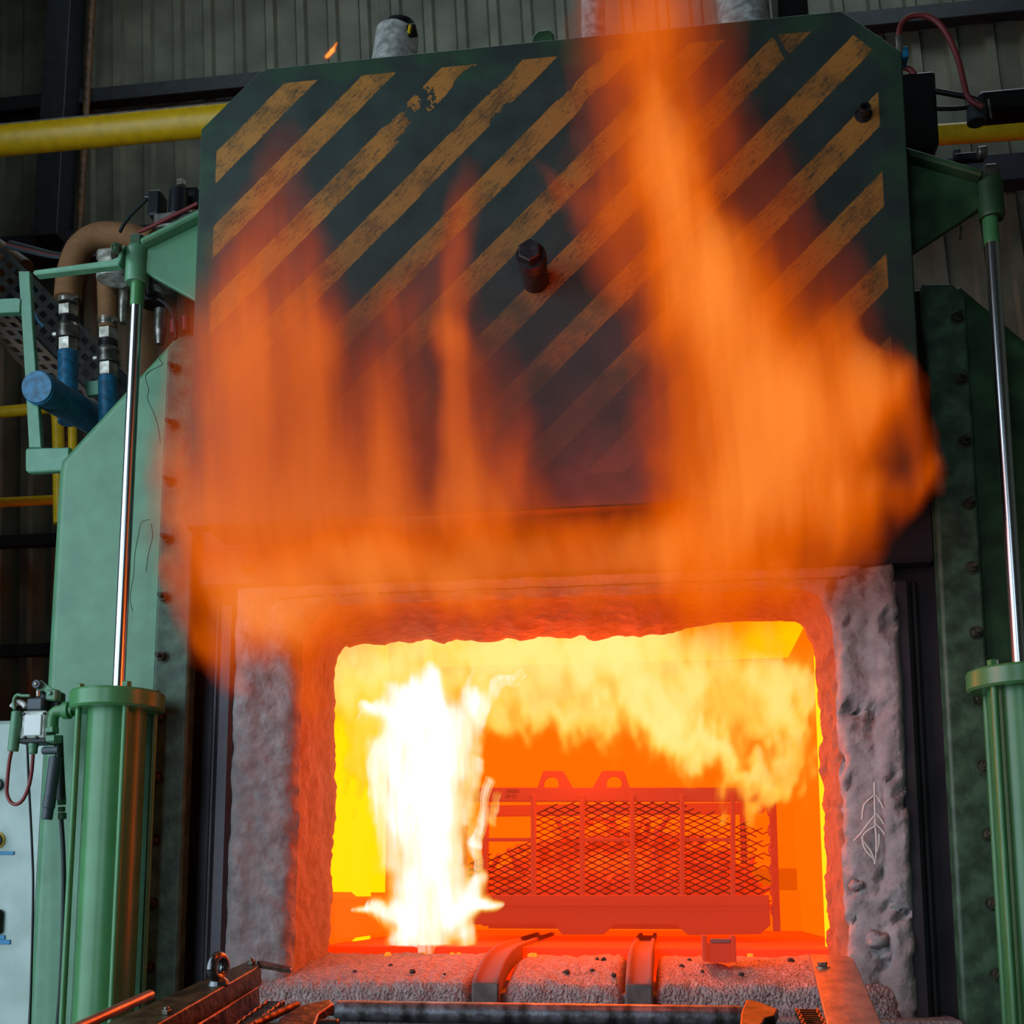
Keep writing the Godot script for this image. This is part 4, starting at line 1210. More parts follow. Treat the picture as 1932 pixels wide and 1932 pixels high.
	put(v, "dark_hose", tube([Vector3(-1.4262, 1.7038, 0.14), Vector3(-1.4188, 1.6303, 0.14), Vector3(-1.409, 1.5428, 0.14), Vector3(-1.4065, 1.5253, 0.14)], 0.012, 14), M.rubber)
	st = begin()
	add_hex(st, Vector3(-1.4012, 1.5274, 0.15), Vector3(-1.4003, 1.5129, 0.15), 0.013)
	add_hex(st, Vector3(-1.4, 1.5072, 0.15), Vector3(-1.3992, 1.4942, 0.15), 0.011)
	add_hex(st, Vector3(-1.3975, 1.4913, 0.15), Vector3(-1.3965, 1.474, 0.15), 0.013)
	put(v, "hose_union", st.commit(), M.green_dark)
	put(v, "hydraulic_hose", tube([Vector3(-1.4052, 1.4776, 0.14), Vector3(-1.3937, 1.3842, 0.14), Vector3(-1.3864, 1.2846, 0.14), Vector3(-1.3813, 1.144, 0.14), Vector3(-1.3808, 1.0052, 0.14), Vector3(-1.3854, 0.8545, 0.14)], 0.0062, 10), M.rubber)

	# green support frame behind
	var g := thing("support_frame", Vector3(-1.733, 2.6435, -0.2), "light green flat-bar frame carrying valves and pipes at the left", "frame")
	put(g, "upright_bar", slab(PackedVector2Array([Vector2(-1.8769, 3.3303), Vector2(-1.837, 3.3272), Vector2(-1.8131, 3.1245), Vector2(-1.7926, 2.975), Vector2(-1.7577, 2.7071), Vector2(-1.8002, 2.7094), Vector2(-1.8277, 2.9405), Vector2(-1.855, 3.1648)]), -0.27, -0.25, 0.002), M.green_light)
	put(g, "cross_bar", slab(PackedVector2Array([Vector2(-2.0531, 3.2358), Vector2(-1.8763, 3.232), Vector2(-1.859, 3.227), Vector2(-1.8598, 3.1801), Vector2(-1.8787, 3.1815), Vector2(-2.0495, 3.1845)]), -0.27, -0.245, 0.002), M.green_light)
	put(g, "foot_plate", slab(PackedVector2Array([Vector2(-1.7824, 2.6799), Vector2(-1.7773, 2.6867), Vector2(-1.6326, 2.6823), Vector2(-1.6281, 2.6045), Vector2(-1.7686, 2.6047), Vector2(-1.7782, 2.6141)]), -0.222, -0.2, 0.004), M.green_light)
	put(g, "back_bar", slab(PackedVector2Array([Vector2(-1.8131, 3.0953), Vector2(-1.7527, 3.0995), Vector2(-1.7498, 3.0451), Vector2(-1.8001, 3.0422)]), -0.62, -0.6, 0.002), M.green_light)

# perforated strip: a lattice of bars round slots
func perforated(w: float, h: float, nx: int, ny: int, xf: Transform3D) -> ArrayMesh:
	var st := begin()
	var cx := w / nx
	var cy := h / ny
	for i in nx + 1:
		add_box(st, Vector3(cx * 0.45, h, 0.003), xf * Transform3D(Basis.IDENTITY, Vector3(i * cx - w / 2, 0, 0)), 0.0005)
	for j in ny + 1:
		add_box(st, Vector3(w, cy * 0.5, 0.0032), xf * Transform3D(Basis.IDENTITY, Vector3(0, j * cy - h / 2, 0)), 0.0005)
	return st.commit()

func coupling(called_label: String, foot: Vector3, top: Vector3, r: float, brown_band: bool) -> void:
	var t := thing("hose_coupling", foot, called_label, "coupling", "metal hose couplings")
	var H := top.y - foot.y
	var xf := Transform3D(along(top - foot), foot)
	var st := begin()
	add_hex(st, xf * Vector3(0, 0, 0), xf * Vector3(0, H * 0.24, 0), r * 0.98)
	put(t, "lower_hex", st.commit(), M.steel_bright)
	put(t, "body", lathe([Vector2(0, H * 0.24), Vector2(r * 1.02, H * 0.24), Vector2(r * 1.12, H * 0.27), Vector2(r * 1.12, H * 0.33), Vector2(r * 1.05, H * 0.34), Vector2(r * 1.05, H * 0.42), Vector2(r * 1.12, H * 0.44), Vector2(r * 1.06, H * 0.49), Vector2(0, H * 0.49)], 32, xf), M.steel)
	put(t, "dark_ring", lathe([Vector2(0, H * 0.49), Vector2(r * 0.96, H * 0.49), Vector2(r * 0.96, H * 0.62), Vector2(0, H * 0.62)], 32, xf), M.steel_dark)
	st = begin()
	add_hex(st, xf * Vector3(0, H * 0.62, 0), xf * Vector3(0, H * 0.83, 0), r)
	put(t, "upper_hex", st.commit(), M.steel_bright)
	if brown_band:
		put(t, "neck", lathe([Vector2(0, H * 0.83), Vector2(r * 0.93, H * 0.83), Vector2(r * 0.93, H * 0.9), Vector2(0, H * 0.9)], 32, xf), M.duct)
	put(t, "hose_clip", lathe([Vector2(r * 0.5, H * 0.87), Vector2(r * 0.97, H * 0.87), Vector2(r * 0.97, H), Vector2(r * 0.5, H)], 32, xf), M.steel_bright)
	put(t, "clip_screw", rod(xf * Vector3(r * 0.9, H * 0.93, r * 0.6), xf * Vector3(r * 1.3, H * 0.93, r * 0.4), 0.008, 12), M.steel)
	put(t, "bleed_screw", rod(xf * Vector3(-r * 1.0, H * 0.36, 0), xf * Vector3(-r * 1.55, H * 0.36, 0), 0.011, 12), M.steel_bright)

func build_pipes() -> void:
	var st: SurfaceTool
	# yellow gas pipes
	var y := put(self, "gas_pipe", rod(Vector3(-2.5371, 4.1535, -0.7), Vector3(-0.4048, 4.1532, -0.7), 0.0572, 40), M.yellow)
	var pa := Vector3(-2.5371, 4.1535, -0.7)
	var pb := Vector3(-0.4048, 4.1532, -0.7)
	var pr: float = 0.0572
	var shell := []
	for k in 13:
		var ang: float = lerp(-0.75, 1.15, k / 12.0)
		var row := []
		for q in 120:
			var lift: float = pr * (1.012 if k > 0 and k < 12 else 0.99)
			var wob := ang + (0.10 * sin(q * 0.9) + 0.08 * sin(q * 2.3) if k == 12 else 0.0)
			row.append(pa.lerp(pb, q / 119.0) + Vector3(0, cos(wob), sin(wob)) * lift)
		shell.append(row)
	put(y, "dust_layer", grid_mesh(shell), M.dust)
	tag(y, "thick dusty yellow gas pipe running into the door's left shoulder", "pipe", "yellow gas pipes")
	y = put(self, "gas_pipe", rod(Vector3(1.1819, 4.1804, -1.2), Vector3(1.8615, 4.1653, -1.2), 0.0382, 32), M.yellow)
	tag(y, "dim yellow gas pipe beyond the black box at the door's unlit side", "pipe", "yellow gas pipes")
	y = put(self, "gas_pipe", tube([Vector3(-2.5909, 3.2293, -1.1), Vector3(-2.4037, 3.2319, -1.1), Vector3(-2.2371, 3.2379, -1.1), Vector3(-2.2087, 3.2248, -1.1), Vector3(-2.1929, 3.1921, -1.1), Vector3(-2.1804, 3.0559, -1.1), Vector3(-2.1575, 2.7431, -1.1)], 0.0238, 20, 4), M.yellow)
	tag(y, "yellow gas pipe that bends down behind the blue pipe's end cap", "pipe", "yellow gas pipes")
	y = put(self, "gas_pipe", rod(Vector3(-2.0791, 3.2542, -1), Vector3(-2.0436, 2.7057, -1), 0.0174, 20), M.yellow)
	tag(y, "thin upright yellow gas pipe half hidden by the green housing edge", "pipe", "yellow gas pipes")
	y = put(self, "gas_pipe", rod(Vector3(-3.5531, 3.4032, -2.6), Vector3(-2.9312, 3.4036, -2.6), 0.0262, 20), M.yellow)
	tag(y, "dull yellow gas pipe low along the corrugated back wall", "pipe", "yellow gas pipes")
	# blue pipes
	var b := thing("blue_pipe", Vector3(-1.7656, 2.901, -0.22), "thick blue pipe pointing at the viewer with a flat paint-dulled end cap", "pipe", "blue pipes")
	var a0 := Vector3(-1.7656, 2.901, -0.22)
	var a1 := Vector3(-1.7757, 2.962, -0.66)
	st = begin()
	add_rod(st, a0, a1, 0.0557, 40, 0.006)
	put(b, "tube", st.commit(), M.blue)
	put(b, "end_cap", lathe([Vector2(0, 0), Vector2(0.0509, 0), Vector2(0.0525, -0.004), Vector2(0, -0.004)], 40, Transform3D(along(a0 - a1), a0 + (a0 - a1).normalized() * 0.005)), M.blue)
	var p1 := put(self, "blue_pipe", rod(Vector3(-1.8371, 2.9197, -0.55), Vector3(-1.8524, 3.1868, -0.55), 0.0348, 32), M.blue)
	tag(p1, "upright blue pipe below the coupling of the brown duct bend", "pipe", "blue pipes")
	var p2 := put(self, "blue_pipe", rod(Vector3(-1.6599, 2.8886, -0.5), Vector3(-1.6706, 3.0563, -0.5), 0.0326, 32), M.blue)
	tag(p2, "short upright blue pipe touching the housing's sloped shoulder", "pipe", "blue pipes")
	coupling("nickel hose coupling between blue pipe and the bent brown duct", Vector3(-1.8521, 3.1828, -0.55), Vector3(-1.8644, 3.3978, -0.55), 0.0368, false)
	coupling("nickel hose coupling just left of the chrome rod", Vector3(-1.6685, 3.0542, -0.5), Vector3(-1.6818, 3.2737, -0.5), 0.0346, true)
	# brown fabric ducts
	var d := put(self, "duct_hose", tube([Vector3(-1.864, 3.3896, -0.55), Vector3(-1.8644, 3.4324, -0.55), Vector3(-1.861, 3.4792, -0.55), Vector3(-1.8498, 3.5336, -0.55), Vector3(-1.8301, 3.5814, -0.55), Vector3(-1.7951, 3.6115, -0.55), Vector3(-1.7511, 3.6243, -0.55), Vector3(-1.6984, 3.622, -0.55), Vector3(-1.6414, 3.6111, -0.55), Vector3(-1.5963, 3.5931, -0.55), Vector3(-1.5515, 3.5771, -0.55)], 0.0459, 28, 20, 0.0022, 0.008), M.duct)
	tag(d, "brown ribbed fabric duct bending over above the nickel coupling", "hose", "brown ducts")
	d = put(self, "duct_hose", tube([Vector3(-1.6814, 3.2657, -0.5), Vector3(-1.6843, 3.3216, -0.5), Vector3(-1.6894, 3.3818, -0.5), Vector3(-1.6945, 3.4424, -0.5)], 0.033, 24, 20, 0.002, 0.008), M.duct)
	tag(d, "straight brown fabric duct beneath the grey flange disc", "hose", "brown ducts")
	d = put(self, "duct_hose", tube([Vector3(-1.6137, 3.1322, -0.7), Vector3(-1.6246, 3.2358, -0.7), Vector3(-1.6336, 3.3399, -0.7), Vector3(-1.6344, 3.4025, -0.7)], 0.0365, 24, 20, 0.002, 0.008), M.duct)
	tag(d, "brown fabric duct showing between chrome rod and housing top", "hose", "brown ducts")
	var bp := put(self, "rusty_pipe", rod(Vector3(-2.4655, 3.89, -0.9), Vector3(-2.2545, 3.7273, -0.9), 0.0461, 28), M.brown_pipe)
	tag(bp, "stained brown pipe end above the perforated tray at the left", "pipe")
	# grey flanges and valve bodies
	var v := thing("gas_valve", Vector3(-1.7228, 3.4592, -0.6), "grey flanged gas valve with silver stem behind the chrome rod", "valve", "gas valves")
	put(v, "flange_disc", lathe([Vector2(0, 0), Vector2(0.0518, 0), Vector2(0.0536, 0.004), Vector2(0.0536, 0.03), Vector2(0, 0.034)], 40, Transform3D(Basis.IDENTITY, Vector3(-1.6296, 3.3711, -0.42))), M.aluminium)
	put(v, "bonnet", boxat(Vector3(0.07, 0.05, 0.06), Vector3(-1.6601, 3.4696, -0.44), 0.01), M.steel_bright)
	put(v, "stem", lathe([Vector2(0, 0), Vector2(0.0139, 0), Vector2(0.0192, 0.14), Vector2(0, 0.14)], 24, Transform3D(Basis.IDENTITY, Vector3(-1.6256, 3.2538, -0.5))), M.steel_bright)
	v = thing("gas_valve", Vector3(-1.5463, 3.4049, -0.6), "dark grey stacked-disc gas valve left of the door edge", "valve", "gas valves")
	for q in [[300, 535, 42], [284, 556, 30], [290, 575, 26]]:
		var r: float = q[2] * 3.66 / 2200.0
		put(v, "flange_disc", lathe([Vector2(0, 0), Vector2(r, 0), Vector2(r, 0.022), Vector2(0, 0.026)], 36, Transform3D(Basis.IDENTITY, [Vector3(-1.5483, 3.45, -0.6), Vector3(-1.5786, 3.4073, -0.6), Vector3(-1.5688, 3.3699, -0.6)][[42, 30, 26].find(q[2])])), M.aluminium if q[2] != 26 else M.steel_dark)
	put(v, "actuator", rod(Vector3(-1.5544, 3.3786, -0.55), Vector3(-1.5637, 3.452, -0.55), 0.0141, 16), M.black)
	put(v, "spigot", lathe([Vector2(0, 0), Vector2(0.0141, 0), Vector2(0.0229, 0.05), Vector2(0.0229, 0.13), Vector2(0, 0.13)], 24, Transform3D(Basis.IDENTITY, Vector3(-1.5083, 3.1914, -0.55))), M.steel)
	put(v, "red_union", rod(Vector3(-1.4568, 3.2275, -0.55), Vector3(-1.459, 3.2795, -0.55), 0.0141, 14), M.red_hose)
	put(v, "red_union", rod(Vector3(-1.4139, 3.2325, -0.55), Vector3(-1.4162, 3.2883, -0.55), 0.0159, 14), M.red_hose)
	put(v, "impulse_line", tube([Vector3(-1.5077, 3.347, -0.52), Vector3(-1.4711, 3.3165, -0.52), Vector3(-1.4455, 3.267, -0.52), Vector3(-1.4346, 3.1952, -0.52)], 0.006, 10), M.black)
	# solenoids above
	var so := thing("solenoid_valve", Vector3(-1.4192, 3.5908, -0.45), "black twin-coil solenoid valve with bright nut beside the door's left edge", "valve")
	put(so, "coil_block", boxat(Vector3(0.0435, 0.0939, 0.07), Vector3(-1.4918, 3.651, -0.45), 0.006), M.black_plastic)
	put(so, "coil", lathe([Vector2(0, 0), Vector2(0.0313, 0), Vector2(0.0331, 0.005), Vector2(0.0331, 0.098), Vector2(0, 0.102)], 28, Transform3D(Basis.IDENTITY, Vector3(-1.4159, 3.6045, -0.45))), M.black_plastic)
	put(so, "coil_frame", boxat(Vector3(0.06, 0.06, 0.05), Vector3(-1.3926, 3.7081, -0.5), 0.004), M.black_plastic)
	st = begin()
	add_hex(st, Vector3(-1.4092, 3.724, -0.45), Vector3(-1.4101, 3.7442, -0.45), 0.0174)
	put(so, "nut", st.commit(), M.steel_bright)
	put(so, "cable_gland", rod(Vector3(-1.5339, 3.6886, -0.44), Vector3(-1.4826, 3.676, -0.44), 0.012, 14), M.black)
	put(so, "cable", tube([Vector3(-1.522, 3.6855, -0.44), Vector3(-1.5482, 3.6597, -0.44), Vector3(-1.5819, 3.6266, -0.44), Vector3(-1.6076, 3.5928, -0.44), Vector3(-1.6218, 3.562, -0.44)], 0.006, 10), M.rubber)
	put(so, "valve_base", boxat(Vector3(0.14, 0.05, 0.08), Vector3(-1.4187, 3.5808, -0.45), 0.006), M.steel)
	var rh := put(self, "air_hose", tube([Vector3(-1.5351, 3.5307, -0.4), Vector3(-1.4821, 3.5499, -0.4), Vector3(-1.4068, 3.5829, -0.4), Vector3(-1.3242, 3.619, -0.4)], 0.0065, 10), M.red_hose)
	tag(rh, "thin red hose slanting up to the door's left edge", "hose", "red hoses")
	# cable tray and cables
	var tr := thing("cable_tray", Vector3(-2.2206, 3.6167, -0.9), "dark perforated cable tray slanting behind the green support frame", "tray")
	var dir := (Vector3(-1.7915, 3.1127, -0.7) - Vector3(-2.3013, 3.6336, -0.7))
	var bx := Basis(Vector3.BACK, atan2(dir.y, dir.x))
	var cc := (Vector3(-1.8442, 3.1608, -0.8) + Vector3(-2.3674, 3.6954, -0.8)) / 2.0
	put(tr, "side_panel", perforated(dir.length(), 0.13, 14, 3, Transform3D(bx, cc + Vector3(0.02, 0.03, 0))), M.tray)
	put(tr, "bottom_panel", perforated(dir.length(), 0.16, 14, 3, Transform3D(bx * Basis(Vector3.RIGHT, -1.0), cc + Vector3(-0.05, -0.10, -0.02))), M.brown_pipe)
	put(tr, "back_panel", box(Vector3(dir.length(), 0.2, 0.01), Transform3D(bx, cc + Vector3(0, 0, -0.16)), 0.002), M.black)
	for k in 4:
		var cb := put(self, "cable", tube([Vector3(-2.2628, 3.7914, -0.8) + Vector3(0, -0.012 * k, 0.01 * k), Vector3(-2.1725, 3.7618, -0.8) + Vector3(0, -0.012 * k, 0.01 * k), Vector3(-2.0385, 3.72, -0.8) + Vector3(0, -0.010 * k, 0.01 * k), Vector3(-1.8865, 3.7209, -0.8) + Vector3(0, -0.010 * k, 0.01 * k)], 0.007, 8), [M.grey_hose, M.tray, M.red_hose, M.grey_hose][k])
		tag(cb, ["topmost grey cable in the bundle running to the brown duct", "dark brown cable second from the top of the bundle", "red cable third from the top of the bundle", "lowest grey cable in the bundle running to the brown duct"][k], "cable", "cables behind the duct")
	var bw := put(self, "blue_cable", tube([Vector3(-2.0269, 3.4575, -0.6), Vector3(-2.0308, 3.4205, -0.6), Vector3(-2.022, 3.3785, -0.6), Vector3(-2.0031, 3.34, -0.6), Vector3(-1.9811, 3.3179, -0.6)], 0.0045, 8), M.blue)
	tag(bw, "thin blue cable looping beside the green frame's upright", "cable")
	# stacks above the door
	var cn := thing("exhaust_can", Vector3(-0.6243, 4.0685, -0.35), "dented silver exhaust can with loose lid above the striped door", "exhaust", "silver exhaust stacks")
	var tilt := Basis(Vector3.BACK, -0.10)
	put(cn, "can", lathe([Vector2(0, -0.25), Vector2(0.0806, -0.25), Vector2(0.072, 0.085), Vector2(0.0652, 0.09), Vector2(0, 0.09)], 40, Transform3D(tilt, Vector3(-0.626, 4.0588, -0.35))), M.aluminium)
	put(cn, "lid", lathe([Vector2(0, 0), Vector2(0.0463, 0), Vector2(0.0497, 0.006), Vector2(0.048, 0.022), Vector2(0, 0.03)], 36, Transform3D(tilt * Basis(Vector3.RIGHT, 0.15), Vector3(-0.6025, 4.1428, -0.33))), M.steel_dark)
	put(cn, "hinge_pin", rod(Vector3(-0.5525, 4.0532, -0.24), Vector3(-0.5475, 4.0795, -0.24), 0.006, 12), M.yellow)
	put(cn, "hinge_lug", boxat(Vector3(0.03, 0.025, 0.04), Vector3(-0.5488, 4.0846, -0.27), 0.004), M.black)
	var s1 := put(self, "exhaust_stack", lathe([Vector2(0, 0), Vector2(0.041, 0), Vector2(0.041, 3.0), Vector2(0, 3.0)], 36, Transform3D(Basis.IDENTITY, Vector3(0.0343, 4.0242, -0.5))), M.aluminium)
	tag(s1, "narrow bright silver stack rising behind the door's top edge", "exhaust", "silver exhaust stacks")
	var s2 := put(self, "exhaust_stack", lathe([Vector2(0, 0), Vector2(0.0877, 0), Vector2(0.0877, 3.0), Vector2(0, 3.0)], 40, Transform3D(Basis(Vector3.BACK, 0.06), Vector3(0.5625, 4.0842, -0.6))), M.aluminium)
	tag(s2, "wide silver stack behind the flames at the door's top edge", "exhaust", "silver exhaust stacks")
	var s3 := put(self, "vent_duct", boxat(Vector3(0.10, 2.6, 0.2), Vector3(0.7175, 4.9456, -0.7), 0.01), M.black)
	tag(s3, "black square duct touching the wide silver stack", "duct")

# ------------------------------------------------------------------ things right of the door
func build_right_cluster() -> void:
	var st: SurfaceTool
	var j := thing("junction_box", Vector3(0.9798, 3.3876, -0.1), "black sheet junction box behind the door's upper unlit corner", "box")
	put(j, "body", boxat(Vector3(0.12, 0.24, 0.12), Vector3(0.9961, 3.554, -0.2), 0.008), M.black)
	put(j, "cable_entry", boxat(Vector3(0.05, 0.05, 0.06), Vector3(0.9876, 3.6478, -0.18), 0.006), M.black)
	var f := thing("hose_nipple", Vector3(0.9473, 3.6947, -0.1), "small silver nipple with a looping dark red hose at the door's shoulder", "fitting")
	put(f, "nipple", rod(Vector3(0.9493, 3.7047, -0.1), Vector3(0.949, 3.7631, -0.1), 0.0096, 16), M.steel_bright)
	put(f, "base_block", boxat(Vector3(0.03, 0.035, 0.05), Vector3(0.9593, 3.7089, -0.12), 0.003), M.blue)
	put(f, "red_hose", tube([Vector3(0.9489, 3.7597, -0.1), Vector3(0.955, 3.7934, -0.1), Vector3(0.9742, 3.8172, -0.1), Vector3(1.0045, 3.8241, -0.1), Vector3(1.0369, 3.8152, -0.1), Vector3(1.0681, 3.7841, -0.1), Vector3(1.0934, 3.73, -0.1), Vector3(1.112, 3.6633, -0.1), Vector3(1.1228, 3.5911, -0.1), Vector3(1.1295, 3.5534, -0.1), Vector3(1.1456, 3.5283, -0.1), Vector3(1.171, 3.5124, -0.1)], 0.008, 12), M.red_hose)
	var h2 := put(self, "air_hose", tube([Vector3(0.969, 3.6982, -0.15), Vector3(0.9868, 3.6894, -0.15), Vector3(1.0022, 3.6653, -0.15), Vector3(1.014, 3.6296, -0.15)], 0.0081, 10), M.red_hose)
	tag(h2, "short dark red hose curving into the black junction box", "hose", "red hoses")
	var c1 := put(self, "black_cable", tube([Vector3(1.0166, 3.6225, -0.15), Vector3(1.0493, 3.6139, -0.15), Vector3(1.1052, 3.5962, -0.15), Vector3(1.1491, 3.5815, -0.15), Vector3(1.1921, 3.555, -0.15)], 0.0081, 10), M.black)
	tag(c1, "upper black cable between junction box and valve pile", "cable", "black cables")
	var c2 := put(self, "black_cable", tube([Vector3(1.0285, 3.5596, -0.15), Vector3(1.073, 3.5534, -0.15), Vector3(1.1206, 3.5503, -0.15), Vector3(1.1653, 3.5526, -0.15)], 0.0064, 10), M.black)
	tag(c2, "lower black cable between junction box and valve pile", "cable", "black cables")
	var v := thing("pilot_valve", Vector3(1.1734, 3.4874, -0.15), "dark pilot valve with grey-blue coil above the right bracket", "valve")
	put(v, "coil", rod(Vector3(1.1652, 3.4984, -0.15), Vector3(1.1678, 3.5455, -0.15), 0.0273, 24), M.grey_hose)
	put(v, "connector", boxat(Vector3(0.16, 0.055, 0.10), Vector3(1.2523, 3.5622, -0.18), 0.01), M.black)
	put(v, "connector_clip", rod(Vector3(1.192, 3.4736, -0.1), Vector3(1.1868, 3.5342, -0.1), 0.004, 8), M.steel)
	put(v, "hose_tail", tube([Vector3(1.2076, 3.5687, -0.15), Vector3(1.2443, 3.5649, -0.15), Vector3(1.2806, 3.5562, -0.15), Vector3(1.3238, 3.5433, -0.15)], 0.008, 10), M.red_hose)
	var l := thing("limit_roller", Vector3(1.0898, 3.2125, 0.12), "small steel roller arm and cap nuts on the right bracket", "fitting")
	put(l, "roller", rod(Vector3(1.068, 3.1877, 0.18), Vector3(1.0893, 3.1887, 0.18), 0.0159, 20), M.steel)
	put(l, "cap_nut", rod(Vector3(1.0301, 3.2088, 0.12), Vector3(1.0318, 3.2395, 0.12), 0.0103, 14), M.grey_hose)
	put(l, "arm", boxat(Vector3(0.08, 0.018, 0.03), Vector3(1.0574, 3.202, 0.14), 0.004), M.steel_dark)
	var hk := thing("hanging_tag", Vector3(1.0328, 2.998, 0.1), "small pale metal tag hanging on a wire in the dark under the right bracket", "tag")
	put(hk, "tag_plate", rod(Vector3(1.0328, 2.998, 0.1), Vector3(1.0361, 3.0342, 0.1), 0.0066, 12), M.steel_bright)
	put(hk, "wire", tube([Vector3(1.036, 3.0312, 0.1), Vector3(1.0331, 3.0648, 0.12), Vector3(1.0219, 3.0766, 0.17)], 0.0012, 6, 3), M.black)


# ------------------------------------------------------------------ flames
# A flame is a set of soft strokes (from, to, radii, strengths) that give a density over x,y; the body swells towards the viewer and
# away from him by the root of that density, and several nested skins carry it. Where the density ends, the skins meet and are trimmed.
func depth_of(y: float) -> float:
	return 0.12 + 0.31 * smoothstep(1.75, 2.25, y) + 0.05 * smoothstep(2.3, 3.2, y)

func flame(called: String, label: String, strokes: Array, cell: float, zfix: float, thick: float, layers: int, opts: Dictionary) -> void:
	var sharp: float = opts.get("sharp", 1.0)
	var streak: float = opts.get("streak", 0.5)
	var warp: float = opts.get("warp", 0.03)
	var gain: float = opts.get("gain", 1.0)
	var m: StandardMaterial3D = opts.material
	var ramp: Array = opts.ramp
	var nz := FastNoiseLite.new()
	nz.seed = opts.get("seed", 1)
	nz.frequency = 1.0
	nz.fractal_octaves = 3
	var x0 := 1e9
	var x1 := -1e9
	var y0 := 1e9
	var y1 := -1e9
	for s in strokes:
		for e in 2:
			var r: float = s[4 + e] * 1.5
			x0 = min(x0, s[e * 2] - r); x1 = max(x1, s[e * 2] + r)
			y0 = min(y0, s[e * 2 + 1] - r); y1 = max(y1, s[e * 2 + 1] + r)
	var nx := int((x1 - x0) / cell)
	var ny := int((y1 - y0) / cell)
	var stretch: Vector2 = opts.get("stretch", Vector2(9.0, 1.6))
	var wf: float = opts.get("warp_freq", 3.0)
	var dens := PackedFloat32Array()
	dens.resize((nx + 1) * (ny + 1))
	for j in ny + 1:
		var y := y0 + j * cell
		for i in nx + 1:
			var x := x0 + i * cell
			var px: float = x + warp * nz.get_noise_2d(x * wf * 1.6, y * wf * 0.8) + warp * 0.4 * nz.get_noise_2d(x * wf * 5.0 + 9.0, y * wf * 2.2)
			var py: float = y + warp * 1.5 * nz.get_noise_2d(x * wf * 1.4 + 40.0, y * wf * 0.7)
			var v := 0.0
			for s in strokes:
				var dx: float = s[2] - s[0]
				var dy: float = s[3] - s[1]
				var qx: float = px - s[0]
				var qy: float = py - s[1]
				var t: float = clampf((qx * dx + qy * dy) / (dx * dx + dy * dy + 1e-9), 0.0, 1.0)
				qx -= dx * t
				qy -= dy * t
				var r: float = s[4] + (s[5] - s[4]) * t
				var k: float = (qx * qx + qy * qy) / (r * r)
				if k < 2.2: v += (s[6] + (s[7] - s[6]) * t) * exp(-2.0 * k) * (1.0 - k / 2.2)
			dens[j * (nx + 1) + i] = v
	var verts := PackedVector3Array()
	var cols := PackedColorArray()
	var idx := PackedInt32Array()
	for layer in layers:
		var s := 1.0 - 2.0 * layer / maxf(1.0, layers - 1)
		var first := verts.size()
		var al := PackedFloat32Array()
		for j in ny + 1:
			var y := y0 + j * cell
			for i in nx + 1:
				var x := x0 + i * cell
				var v: float = dens[j * (nx + 1) + i]
				var d := 0.0
				if v > 0.004:
					var n1 := nz.get_noise_3d(x * stretch.x + 0.8 * y, y * stretch.y, layer * 3.1)
					var n2 := nz.get_noise_3d(x * stretch.x * 0.35, y * stretch.y * 0.6 + 7.0, layer * 1.7 + 20.0)
					var n3 := nz.get_noise_3d(x * stretch.x * 3.0 + 3.0 * y, y * stretch.y * 1.6, layer * 2.3 + 50.0)
					var w := v * maxf(0.0, 1.0 + streak * (1.0 * n1 + 1.5 * n2 + 0.7 * n3))
					d = 1.0 - exp(-pow(w, sharp) * gain)
				var dd := clampf(d, 0.0, 1.0)
				var zz: float = (depth_of(y) if zfix > 90.0 else zfix) + s * thick * sqrt(clampf(1.0 - exp(-v * 1.5), 0.0, 1.0)) + 0.012 * nz.get_noise_3d(x * 6.0, y * 2.0, layer * 5.0)
				verts.append(Vector3(x, y, zz))
				var f := dd * (ramp.size() - 1)
				var k := mini(int(f), ramp.size() - 2)
				var c: Color = (ramp[k] as Color).lerp(ramp[k + 1], f - k)
				c.a = dd
				cols.append(c)
				al.append(dd)
		for j in ny:
			for i in nx:
				var a := j * (nx + 1) + i
				if maxf(maxf(al[a], al[a + 1]), maxf(al[a + nx + 1], al[a + nx + 2])) > 0.035:
					idx.append_array(PackedInt32Array([first + a, first + a + nx + 1, first + a + nx + 2, first + a, first + a + nx + 2, first + a + 1]))
	# keep only the vertices in use
	var map := PackedInt32Array()
	map.resize(verts.size())
	map.fill(-1)
	var v2 := PackedVector3Array()
	var c2 := PackedColorArray()
	for q in idx.size():
		var o := idx[q]
		if map[o] < 0:
			map[o] = v2.size()
			v2.append(verts[o])
			c2.append(cols[o])
		idx[q] = map[o]
	var arr := []
	arr.resize(Mesh.ARRAY_MAX)
	arr[Mesh.ARRAY_VERTEX] = v2
	arr[Mesh.ARRAY_COLOR] = c2
	arr[Mesh.ARRAY_INDEX] = idx
	var mesh := ArrayMesh.new()
	mesh.add_surface_from_arrays(Mesh.PRIMITIVE_TRIANGLES, arr)
	var o := put(self, called, mesh, m)
	tag(o, label, "flame")

func fire(key: String, alpha: float, peak: float) -> StandardMaterial3D:
	var m := StandardMaterial3D.new()
	m.resource_name = key
	m.shading_mode = BaseMaterial3D.SHADING_MODE_UNSHADED
	m.transparency = BaseMaterial3D.TRANSPARENCY_ALPHA
	m.cull_mode = BaseMaterial3D.CULL_DISABLED
	m.vertex_color_use_as_albedo = true
	var c := Color(peak, peak, peak).linear_to_srgb()
	c.a = alpha
	m.albedo_color = c
	M[key] = m
	return m

# linear light colour, given as a share of the peak
func lit(r: float, g: float, b: float, peak: float) -> Color:
	return Color(r / peak, g / peak, b / peak)

